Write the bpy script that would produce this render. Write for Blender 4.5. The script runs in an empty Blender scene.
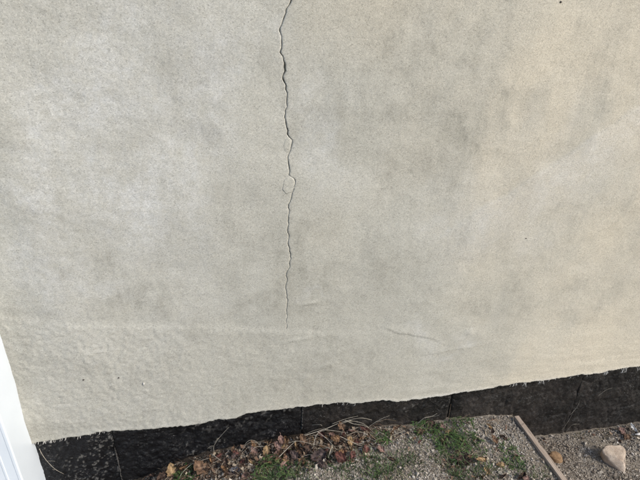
import bpy, bmesh, math, random
import numpy as np
from mathutils import Vector, Matrix

scene = bpy.context.scene
col = scene.collection
R = math.radians

# ------------------------------------------------------------------ camera
cam_d = bpy.data.cameras.new('camera')
cam_d.sensor_fit = 'HORIZONTAL'; cam_d.sensor_width = 36.0
cam_d.lens = 27.06
cam_d.clip_start = 0.02; cam_d.clip_end = 500
cam = bpy.data.objects.new('camera', cam_d); col.objects.link(cam)
cam.matrix_world = Matrix(((0.98113, 0.05232, -0.18613, 0.0),
                           (-0.18973, 0.44576, -0.87481, -1.28888),
                           (0.03720, 0.89362, 0.44728, 1.5),
                           (0, 0, 0, 1)))
scene.camera = cam

# ------------------------------------------------------------------ sky, sun, exposure
SUN_EL, SUN_AZ = R(37), R(128)          # azimuth from +Y clockwise: front right of the wall
world = bpy.data.worlds.new('World'); scene.world = world; world.use_nodes = True
wn = world.node_tree
sky = wn.nodes.new('ShaderNodeTexSky'); sky.sky_type = 'NISHITA'; sky.sun_disc = False
sky.sun_elevation = SUN_EL; sky.sun_rotation = SUN_AZ
sky.air_density = 1.0; sky.dust_density = 1.2; sky.ozone_density = 1.0
bg = wn.nodes['Background']; bg.inputs['Strength'].default_value = 0.085
wn.links.new(sky.outputs[0], bg.inputs['Color'])
sd = bpy.data.lights.new('sun', 'SUN'); sd.energy = 1.4; sd.angle = R(18); sd.color = (1.0, 0.93, 0.825)
sun = bpy.data.objects.new('sun', sd); col.objects.link(sun)
to_sun = Vector((math.sin(SUN_AZ)*math.cos(SUN_EL), math.cos(SUN_AZ)*math.cos(SUN_EL), math.sin(SUN_EL)))
sun.rotation_euler = to_sun.to_track_quat('Z', 'Y').to_euler()
sun.location = to_sun*12
vs = scene.view_settings
vs.view_transform = 'Standard'; vs.look = 'None'; vs.exposure = 1.38; vs.gamma = 1.0; vs.use_curve_mapping = False

# ------------------------------------------------------------------ survey of the place (metres)
CRACK = [[0.178, 1.4958, 2.6],
  [0.1756, 1.487, 2.6],
  [0.1659, 1.4736, 2.4],
  [0.157, 1.4444, 2.2],
  [0.1518, 1.4285, 2.4],
  [0.1538, 1.4034, 2.4],
  [0.1531, 1.3753, 3],
  [0.1589, 1.3636, 3.6],
  [0.1628, 1.3468, 5],
  [0.1641, 1.3323, 5],
  [0.159, 1.3175, 4],
  [0.1651, 1.3027, 3],
  [0.1671, 1.2725, 2.4],
  [0.1691, 1.2442, 2.6],
  [0.1641, 1.2232, 2.4],
  [0.1675, 1.1912, 2.6],
  [0.1759, 1.162, 3],
  [0.1829, 1.1527, 1.6],
  [0.1801, 1.1276, 1.6],
  [0.1736, 1.1064, 2.0],
  [0.179, 1.0672, 2.0],
  [0.1763, 1.0525, 1.8],
  [0.1898, 1.0432, 1.2],
  [0.1929, 1.0281, 1.2],
  [0.1854, 1.0009, 1.5],
  [0.1798, 0.9826, 1.7],
  [0.177, 0.9671, 1.6],
  [0.1735, 0.9131, 1.5],
  [0.1763, 0.8669, 1.5],
  [0.175, 0.8298, 1.5],
  [0.1843, 0.7947, 1.5],
  [0.1812, 0.7579, 1.2],
  [0.1733, 0.7279, 1.0],
  [0.1705, 0.6652, 0.75],
  [0.174, 0.6114, 0.65],
  [0.1713, 0.5158, 0.4]]
EDGE = [[-0.674, 0.1302],
  [-0.5956, 0.1348],
  [-0.5317, 0.1399],
  [-0.467, 0.1451],
  [-0.3703, 0.14],
  [-0.2712, 0.1348],
  [-0.1867, 0.13],
  [-0.1349, 0.1309],
  [-0.0715, 0.1399],
  [-0.0115, 0.1398],
  [0.0355, 0.1567],
  [0.0858, 0.1559],
  [0.1513, 0.1478],
  [0.2253, 0.151],
  [0.3003, 0.1541],
  [0.3959, 0.1518],
  [0.4239, 0.1398],
  [0.4943, 0.1416],
  [0.6162, 0.1254],
  [0.6984, 0.1232],
  [0.7812, 0.1264],
  [0.9507, 0.1328],
  [1.1233, 0.1477],
  [1.2147, 0.1428],
  [1.3039, 0.1518],
  [1.3741, 0.1502],
  [1.4933, 0.1476],
  [1.6122, 0.1535],
  [1.6855, 0.1548]]
FLAKE1 = [[0.1746, 1.1598],
  [0.1663, 1.1557],
  [0.1604, 1.1364],
  [0.1637, 1.1208],
  [0.1735, 1.115],
  [0.179, 1.1304],
  [0.181, 1.15]]
FLAKE2 = [[0.1754, 1.0495],
  [0.1627, 1.038],
  [0.1587, 1.011],
  [0.1686, 0.9969],
  [0.183, 1.0025],
  [0.1916, 1.016],
  [0.1913, 1.0386],
  [0.184, 1.0463]]
LAP = [[-0.6593, 0.6438],
  [-0.5049, 0.6139],
  [-0.3404, 0.5857],
  [-0.104, 0.5571],
  [0.1848, 0.5103],
  [0.3752, 0.4856],
  [0.5265, 0.4821],
  [0.5694, 0.4602],
  [0.6236, 0.4454],
  [0.7037, 0.4187],
  [0.7653, 0.375],
  [0.8624, 0.3683],
  [0.9842, 0.373],
  [1.1526, 0.373],
  [1.3715, 0.3729],
  [1.5984, 0.378]]
ST_PALE = [[-0.4974, 0.8554, 0.0707, 0.2304],
  [-0.4639, 0.6882, 0.1085, 0.0629],
  [-0.2727, 1.2346, 0.1191, 0.1146],
  [-0.0479, 1.332, 0.1483, 0.1234],
  [-0.4867, 1.1367, 0.0572, 0.1053],
  [-0.114, 1.13, 0.1036, 0.0833],
  [0.778, 0.9863, 0.1041, 0.1399],
  [1.0422, 1.0444, 0.1654, 0.1213],
  [0.7367, 0.4059, 0.0885, 0.047],
  [0.2529, 0.6119, 0.0402, 0.0118],
  [0.8463, 0.3466, 0.0333, 0.0244],
  [0.9156, 0.8405, 0.1894, 0.0683],
  [-0.2058, 0.9916, 0.1058, 0.1536],
  [0.2908, 1.1513, 0.0574, 0.1173]]
ST_DARK = [[-0.0547, 1.2392, 0.0554, 0.0462],
  [-0.1081, 1.1961, 0.0503, 0.0313],
  [0.4017, 1.3627, 0.0606, 0.1026],
  [0.3409, 1.26, 0.0845, 0.1095],
  [0.4924, 1.4135, 0.0444, 0.0745],
  [0.4746, 1.2055, 0.1198, 0.0715],
  [0.6713, 1.3672, 0.0296, 0.1345],
  [0.2461, 0.737, 0.0581, 0.1927],
  [0.2848, 0.5611, 0.1036, 0.041],
  [0.3032, 0.8902, 0.0627, 0.0859],
  [0.641, 1.0073, 0.0998, 0.1006],
  [-0.2273, 0.8054, 0.1405, 0.0844],
  [0.0332, 0.8716, 0.1181, 0.1186],
  [0.902, 0.5651, 0.1621, 0.0439],
  [1.2624, 0.5766, 0.1314, 0.0546],
  [0.2039, 1.2854, 0.0213, 0.1054],
  [0.6147, 0.7288, 0.1442, 0.0545],
  [-0.3277, 0.6759, 0.1423, 0.05],
  [0.708, 1.1751, 0.129, 0.0909],
  [0.055, 0.6032, 0.0963, 0.0311],
  [0.8072, 1.2325, 0.0257, 0.135],
  [-0.6427, 0.6701, 0.0409, 0.216],  # from here down: shade beside the post painted in, along with dirt
  [-0.6727, 0.3704, 0.039, 0.2128],
  [-0.6101, 0.8317, 0.0244, 0.1276],
  [-0.6851, 0.2205, 0.0581, 0.0894]]
ST_OCHRE = [[1.1032, 1.4794, 0.1963, 0.1046],
  [1.5577, 0.3626, 0.3015, 0.1613],
  [0.8834, 1.3706, 0.1919, 0.0814],
  [1.2634, 0.8219, 0.2074, 0.2526],
  [0.8861, 0.2444, 0.3591, 0.0624],
  [1.2613, 0.2969, 0.3364, 0.1064],
  [0.5269, 1.3648, 0.115, 0.0776],
  [0.0136, 0.3381, 0.2086, 0.045],
  [0.1762, 1.4291, 0.02, 0.0701],
  [0.8851, 1.1122, 0.2088, 0.2006],
  [1.6375, 0.2778, 0.2593, 0.1404],
  [1.4501, 0.2742, 0.3007, 0.0761],
  [1.4605, 0.731, 0.1322, 0.2727],
  [1.2771, 1.2008, 0.1108, 0.1993],
  [1.0086, 1.4766, 0.1915, 0.0507]]
STEMS = [[[[-0.221, -0.0718, -0.0537],
  [-0.2061, -0.0594, -0.0331],
  [-0.1703, -0.0447, -0.0127],
  [-0.1221, -0.0428, -0.0001],
  [-0.1015, -0.03, -0.0093]], 1.7, 0, 'pale curved dry stem arching over the large brown leaf'],
  [[[-0.1013, -0.021, -0.0044],
  [-0.0796, -0.048, 0.0005],
  [-0.0553, -0.0652, -0.0069]], 1.9, 0, 'short straight pale stick lying left of the litter heap'],
  [[[-0.0936, -0.02, 0.0035],
  [-0.0918, -0.02, 0.0345],
  [-0.0723, -0.012, 0.0628],
  [-0.0345, -0.006, 0.1052]], 1.0, 0, 'thin stem rising against black foundation above short pale stick'],
  [[[0.1365, -0.0951, 0.023],
  [0.1803, -0.0655, 0.0365],
  [0.2036, -0.0562, 0.0474]], 1.8, 0, 'straight pale stick slanting up the left side of the litter heap'],
  [[[0.0358, -0.0441, 0.0073],
  [0.0585, -0.0349, 0.0183],
  [0.095, -0.0379, 0.0203],
  [0.1262, -0.0223, 0.0122]], 1.3, 0, None],
  [[[0.0115, -0.0208, 0.0055],
  [0.027, -0.0224, 0.0359],
  [0.0455, -0.0179, 0.0377],
  [0.0671, -0.0189, 0.0192],
  [0.0798, -0.04, -0.0007]], 1.0, 0, None],
  [[[0.0034, -0.0292, -0.0042],
  [0.0266, -0.0237, 0.027],
  [0.0525, -0.0199, 0.0283],
  [0.0847, -0.0275, 0.0101]], 0.9, 0, None],
  [[[0.2339, -0.0309, 0.0392],
  [0.32, -0.0188, 0.0473],
  [0.3885, -0.006, 0.0585],
  [0.454, -0.02, 0.0834],
  [0.5051, -0.015, 0.059]], 1.7, 0, 'longest pale dry stem along the top of the litter heap'],
  [[[0.2666, -0.0723, 0.0282],
  [0.2811, -0.042, 0.0432],
  [0.2986, -0.0294, 0.0469],
  [0.3314, -0.0197, 0.0463]], 1.3, 0, None],
  [[[0.2864, -0.023, 0.0473],
  [0.3204, -0.0563, 0.0365],
  [0.3492, -0.1007, 0.025]], 1.6, 0, 'pale stem slanting down right through the middle of the heap'],
  [[[0.3157, -0.0206, 0.0474],
  [0.3609, -0.0285, 0.0403],
  [0.4082, -0.0309, 0.0238]], 1.2, 0, None],
  [[[0.3699, -0.0494, 0.0355],
  [0.4066, -0.0684, 0.0239],
  [0.4367, -0.0823, 0.0132],
  [0.4593, -0.0812, 0.0023]], 1.5, 0, None],
  [[[0.2007, -0.1052, 0.0068],
  [0.2266, -0.1017, 0.0184],
  [0.2595, -0.1024, 0.0233],
  [0.2789, -0.1009, 0.0073]], 1.2, 0, None],
  [[[0.2718, -0.006, 0.0626],
  [0.297, -0.03, 0.0869],
  [0.305, -0.03, 0.0778]], 1.0, 0, None],
  [[[0.3923, -0.03, 0.094],
  [0.4256, -0.04, 0.0783],
  [0.474, -0.04, 0.0595],
  [0.5113, -0.0359, 0.0111]], 1.1, 0, None],
  [[[0.374, -0.03, 0.0763],
  [0.42, -0.03, 0.0841],
  [0.4689, -0.03, 0.0601],
  [0.4999, -0.03, 0.0228]], 1.0, 0, None],
  [[[0.4167, -0.0261, 0.033],
  [0.4616, -0.0093, 0.0229],
  [0.5107, -0.0108, 0.0106],
  [0.546, -0.0315, 0.0]], 1.0, 0, None],
  [[[0.3973, -0.0433, 0.0237],
  [0.4401, -0.0302, 0.0228],
  [0.4792, -0.0358, 0.0113],
  [0.4975, -0.0584, 0.0012]], 1.0, 0, None],
  [[[0.3457, -0.02, 0.0704],
  [0.3951, -0.02, 0.088],
  [0.4481, -0.012, 0.0864]], 1.0, 0, None],
  [[[0.4695, -0.0099, 0.0222],
  [0.4884, -0.0423, 0.0223],
  [0.5147, -0.0657, 0.0064],
  [0.5613, -0.0718, -0.0006],
  [0.6173, -0.0508, -0.002],
  [0.6975, -0.0267, -0.0073],
  [0.7474, -0.0047, 0.0019]], 1.7, 1, 'long bent tan stem running right from the heap along the wall'],
  [[[0.5562, -0.051, -0.0016],
  [0.5956, -0.0513, 0.0079],
  [0.6381, -0.0361, 0.0053]], 1.2, 0, None],
  [[[0.7016, -0.0051, -0.0066],
  [0.7234, -0.012, 0.0301],
  [0.7537, -0.01, 0.0312],
  [0.7773, -0.01, 0.0436]], 1.6, 0, 'frayed pale stem leaning on the wall left of the open seam'],
  [[[0.8337, -0.008, -0.0204],
  [0.834, -0.006, 0.022],
  [0.8337, -0.004, 0.0798]], 1.1, 1, 'thin brown stem standing in front of the open foundation seam'],
  [[[-0.6613, -0.008, 0.1146],
  [-0.6565, -0.012, 0.0929],
  [-0.6441, -0.02, 0.0659],
  [-0.625, -0.025, 0.0284],
  [-0.6044, -0.02, -0.0078]], 1.3, 0, 'single pale curved stem hanging beside the white post'],
  [[[0.1526, -0.0821, 0.0093],
  [0.175, -0.1062, 0.0079],
  [0.1978, -0.1253, 0.0009]], 1.2, 1, None],
  [[[0.2191, -0.0561, 0.0182],
  [0.2474, -0.0662, 0.0194],
  [0.2898, -0.0807, 0.0179],
  [0.3285, -0.0766, 0.0162]], 1.0, 0, None],
  [[[0.2839, -0.0703, 0.0279],
  [0.3275, -0.0803, 0.0208],
  [0.3815, -0.0974, 0.0042]], 1.2, 1, None],
  [[[0.1749, -0.0503, 0.0355],
  [0.2122, -0.0497, 0.0383],
  [0.2628, -0.0624, 0.0279],
  [0.2999, -0.0682, 0.0171]], 1.1, 0, None],
  [[[0.4342, -0.0871, 0.0033],
  [0.4728, -0.0873, 0.0069],
  [0.5106, -0.0932, 0.0014]], 0.9, 0, None],
  [[[0.8639, -0.0148, -0.0238],
  [0.8902, -0.0136, 0.004],
  [0.9282, -0.0051, 0.0112]], 0.9, 1, None],
  [[[0.9968, -0.0226, -0.0211],
  [1.0343, -0.0207, -0.0237],
  [1.0642, -0.0187, -0.0309]], 1.5, 1, 'short twig lying flat at the wall left of the board'],
  [[[1.5405, -0.0276, -0.2062],
  [1.5625, -0.0254, -0.175],
  [1.604, -0.0166, -0.1858]], 0.8, 1, None],
  [[[1.4325, -0.0006, -0.1858],
  [1.4399, -0.01, -0.1336],
  [1.4749, -0.01, -0.1335]], 0.8, 0, None],
  [[[1.4123, -0.008, -0.0709],
  [1.4331, -0.008, -0.0272],
  [1.4395, -0.004, 0.0083]], 0.7, 0, None],
  [[[1.3994, -0.008, -0.1594],
  [1.4145, -0.01, -0.099],
  [1.4234, -0.008, -0.0432]], 0.7, 0, None],
  [[[1.5219, -0.006, 0.0207],
  [1.551, -0.006, 0.0506],
  [1.5804, -0.004, 0.0558]], 0.7, 0, None],
  [[[0.3262, -0.006, 0.026],
  [0.3682, -0.0173, 0.0061],
  [0.408, -0.0349, -0.001]], 0.6404073235915005, 1, None],
  [[[0.4934, -0.0801, 0.0194],
  [0.5178, -0.0864, 0.0388],
  [0.5394, -0.0707, 0.0137]], 0.6842139878795005, 0, None],
  [[[0.2095, -0.0514, 0.0233],
  [0.239, -0.0523, 0.0403],
  [0.2787, -0.0233, 0.0189]], 0.6508347187897392, 0, None],
  [[[0.2351, -0.0148, 0.0239],
  [0.2862, -0.0093, 0.0378],
  [0.3252, -0.006, 0.035]], 0.7708298802730095, 0, None],
  [[[0.2493, -0.0855, 0.0145],
  [0.267, -0.0715, 0.0237],
  [0.2831, -0.0725, 0.0102]], 0.8123626758762956, 0, None],
  [[[0.5231, -0.006, 0.036],
  [0.5446, -0.0017, 0.0333],
  [0.5677, -0.006, 0.0447]], 0.6665916969618553, 0, None],
  [[[0.3545, -0.0362, 0.0028],
  [0.3708, -0.0414, 0.0078],
  [0.3991, -0.0395, 0.0007]], 0.950423829927296, 0, None],
  [[[0.2461, -0.0553, 0.0178],
  [0.2644, -0.0447, 0.0299],
  [0.2797, -0.039, 0.0137]], 0.7341552761826009, 1, None],
  [[[0.5097, -0.006, 0.0161],
  [0.5592, -0.006, 0.0419],
  [0.6095, -0.006, 0.0269]], 0.7829734289857216, 1, None],
  [[[0.3377, -0.0424, 0.0044],
  [0.3906, -0.0339, 0.0085],
  [0.4309, -0.0337, 0.0011]], 0.705015305437782, 0, None],
  [[[0.5116, -0.021, 0.0049],
  [0.5429, -0.044, 0.0128],
  [0.5744, -0.0768, 0.0003]], 0.8220072346539695, 0, None],
  [[[0.4602, -0.006, 0.0134],
  [0.4933, -0.0057, 0.0037],
  [0.5266, -0.0188, -0.0043]], 0.8143191154946782, 0, None],
  [[[0.4269, -0.0063, 0.0044],
  [0.464, -0.006, 0.0184],
  [0.4876, -0.006, 0.0135]], 0.7864847203934237, 1, None],
  [[[0.2904, -0.0303, 0.0099],
  [0.3188, -0.0629, 0.0175],
  [0.3662, -0.0726, 0.0047]], 0.686378076162043, 0, None],
  [[[0.5302, -0.0397, 0.001],
  [0.54, -0.0526, 0.0073],
  [0.556, -0.0615, -0.0022]], 1.0832166463087727, 0, None],
  [[[0.2582, -0.0185, 0.022],
  [0.2989, -0.0352, 0.0367],
  [0.3467, -0.0534, 0.0158]], 0.8099636437423544, 0, None],
  [[[0.3956, -0.0556, 0.0051],
  [0.4408, -0.0723, 0.0093],
  [0.4834, -0.0778, -0.0006]], 1.0401278630214943, 0, None],
  [[[0.2948, -0.0866, 0.0219],
  [0.3161, -0.0946, 0.0381],
  [0.3303, -0.0985, 0.0172]], 0.994824282163411, 0, None],
  [[[0.2438, -0.0213, 0.0065],
  [0.2783, -0.0225, 0.0115],
  [0.3124, -0.0216, 0.0031]], 0.7312193964996554, 0, None],
  [[[0.4978, -0.0032, 0.01],
  [0.5372, -0.006, 0.0441],
  [0.5782, -0.006, 0.0607]], 1.0547672152374679, 0, None],
  [[[0.4869, -0.0543, 0.0037],
  [0.5022, -0.0363, 0.0104],
  [0.525, -0.0382, 0.0004]], 0.84583341722761, 0, None],
  [[[0.3413, -0.0296, 0.0107],
  [0.3756, -0.0483, 0.0192],
  [0.3974, -0.0732, 0.0069]], 1.0115607737098906, 1, None],
  [[[0.3709, -0.0131, 0.0024],
  [0.3975, -0.0244, 0.0077],
  [0.437, -0.0443, -0.0007]], 0.8942782717532096, 0, None],
  [[[0.2536, -0.0366, 0.0137],
  [0.2676, -0.0474, 0.0229],
  [0.2843, -0.0513, 0.0096]], 0.6129858281595428, 0, None],
  [[[0.2755, -0.0416, 0.0187],
  [0.3151, -0.0886, 0.0297],
  [0.3476, -0.1021, 0.013]], 1.0163921927582746, 0, None],
  [[[0.4819, -0.0703, 0.021],
  [0.4938, -0.0722, 0.0395],
  [0.522, -0.0742, 0.0154]], 0.6373167691310154, 1, None]]
LEAVES = [[[-0.2477, -0.0394, -0.0367], 0.062, 0, 'tan', 10, 62, 8, 'pale tan broad leaf propped against the black foundation'],
  [[-0.2064, -0.043, -0.025], 0.055, 1, 'orange', -70, 70, -25, 'orange brown folded leaf standing beside the pale tan leaf'],
  [[-0.1401, -0.0659, -0.0149], 0.085, 0, 'brown', 35, 38, 5, 'large brown leaf under the pale arching stem'],
  [[-0.2767, -0.0455, -0.0548], 0.06, 0, 'darkbrown', 120, 30, 0, 'dark brown leaf lowest in front of the pale tan leaf'],
  [[-0.1084, -0.0398, -0.0065], 0.04, 1, 'orange', 20, 50, 30, 'small rust orange leaf at the tip of the arching stem'],
  [[-0.0148, -0.0378, 0.0043], 0.035, 0, 'red', 60, 55, 10, 'small red brown leaf propped at the wall left of the heap'],
  [[-0.0212, -0.1022, -0.0092], 0.05, 0, 'slate', 75, 14, 0, 'flat slate grey leaf left of the green tuft'],
  [[0.0161, -0.1322, -0.0047], 0.045, 0, 'pink', 100, 30, 0, 'pinkish brown leaf at the bottom edge left of green tuft'],
  [[-0.0594, -0.0926, -0.0083], 0.045, 1, 'orange', 45, 25, 15, 'rust orange curled leaf left of the slate grey leaf'],
  [[0.0939, -0.0495, 0.0131], 0.05, 0, 'tan', 160, 50, 0, 'tan leaf propped up at the left end of the heap'],
  [[0.1383, -0.0476, 0.0234], 0.05, 0, 'pink', 40, 55, -10, 'pinkish round leaf against the wall at the heap'],
  [[0.151, -0.1242, 0.009], 0.055, 0, 'pink', 150, 35, 5, 'pinkish brown leaf beneath the heap above the green tuft'],
  [[0.2796, -0.1127, 0.0265], 0.082, 0, 'plum', 110, 42, -8, 'large dark plum coloured leaf at the front of the heap'],
  [[0.3552, -0.1256, 0.017], 0.065, 0, 'red', 60, 45, 10, 'dark red leaf at the front right of the heap'],
  [[0.3547, -0.0568, 0.0361], 0.05, 0, 'orange', 85, 66, 0, 'orange tan upright leaf in the middle of the heap'],
  [[0.3267, -0.0999, 0.0283], 0.05, 1, 'cream', -35, 40, 0, 'pale cream folded leaf between plum and red leaves'],
  [[0.2317, -0.045, 0.0346], 0.06, 0, 'brown', 30, 45, 12, 'brown leaf high on the left of the heap'],
  [[0.2451, -0.0789, 0.0243], 0.055, 0, 'darkbrown', 170, 35, 0, None],
  [[0.1917, -0.0907, 0.0172], 0.055, 0, 'plum', 20, 30, 0, None],
  [[0.2855, -0.1423, 0.0095], 0.05, 0, 'plum', 60, 25, 0, 'plum brown leaf fallen in front of the heap in the grass'],
  [[0.4079, -0.0646, 0.0194], 0.05, 0, 'tan', 10, 45, 8, 'tan leaf at the right shoulder of the heap'],
  [[0.476, -0.0157, 0.022], 0.045, 1, 'red', 60, 60, 0, 'reddish leaf at the left end of the long bent stem'],
  [[0.3851, -0.006, 0.0485], 0.05, 0, 'brown', 15, 60, 0, 'brown leaf at the top of the heap against the wall'],
  [[0.4625, -0.0968, 0.004], 0.05, 0, 'red', 130, 30, 10, 'rusty red leaf right of the heap'],
  [[0.5181, -0.1061, 0.0043], 0.045, 0, 'pink', 30, 40, 0, 'pink tan leaf under the bend of the long stem'],
  [[0.543, -0.1506, -0.0004], 0.045, 1, 'darkbrown', 80, 25, 10, 'dark brown curled leaf in the gravel right of heap'],
  [[0.8009, -0.0338, -0.0092], 0.04, 0, 'pink', 20, 45, -10, 'pink brown leaf at the foot of the open seam'],
  [[0.8111, -0.0592, -0.0107], 0.035, 0, 'tan', 110, 30, 0, 'small tan leaf just below the open seam'],
  [[0.9982, -0.0532, -0.0221], 0.045, 1, 'tan', 40, 45, 20, 'crumpled tan leaf on the gravel by the wall'],
  [[0.9705, -0.0726, -0.024], 0.04, 1, 'cream', 140, 25, 0, 'pale crumpled leaf scrap beside the crumpled tan leaf'],
  [[1.0317, -0.1065, -0.0305], 0.045, 1, 'darkbrown', 50, 20, 0, 'dark brown leaf scraps on the gravel near the board'],
  [[0.8089, -0.1951, -0.0095], 0.065, 0, 'darkbrown', 60, 30, -10, 'dark reddish brown leaf inside the green weeds'],
  [[0.8749, -0.2042, -0.0007], 0.06, 1, 'tan', 80, 60, 10, 'tan curled dead leaf standing in the weeds'],
  [[0.8974, -0.1256, -0.0117], 0.028, 1, 'cream', 10, 30, 0, 'small cream leaf scrap above the tan curled leaf'],
  [[0.9052, -0.1968, -0.0104], 0.026, 0, 'cream', 60, 50, 0, 'cream leaf tip right of the tan curled leaf'],
  [[0.9993, -0.2785, -0.0243], 0.06, 1, 'darkbrown', 120, 25, 0, 'dark brown leaf at the bottom edge near the board'],
  [[1.0102, -0.2916, -0.0203], 0.035, 0, 'pink', 80, 40, 0, 'pink brown leaf scrap at the bottom edge near the board'],
  [[1.6998, -0.03, -0.1941], 0.05, 0, 'pink', 30, 35, 0, 'pinkish dead leaf at the wall above the pale stone'],
  [[1.7002, -0.0611, -0.1973], 0.05, 0, 'brown', 120, 20, 0, 'brown dead leaf between the stone and the white scraps'],
  [[1.7639, -0.0229, -0.1942], 0.055, 1, 'white', 15, 30, 0, 'white papery scrap by the wall at the right edge'],
  [[1.7643, -0.0578, -0.1936], 0.045, 1, 'white', 80, 35, 0, 'white papery scrap at the very right edge of view']]
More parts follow.
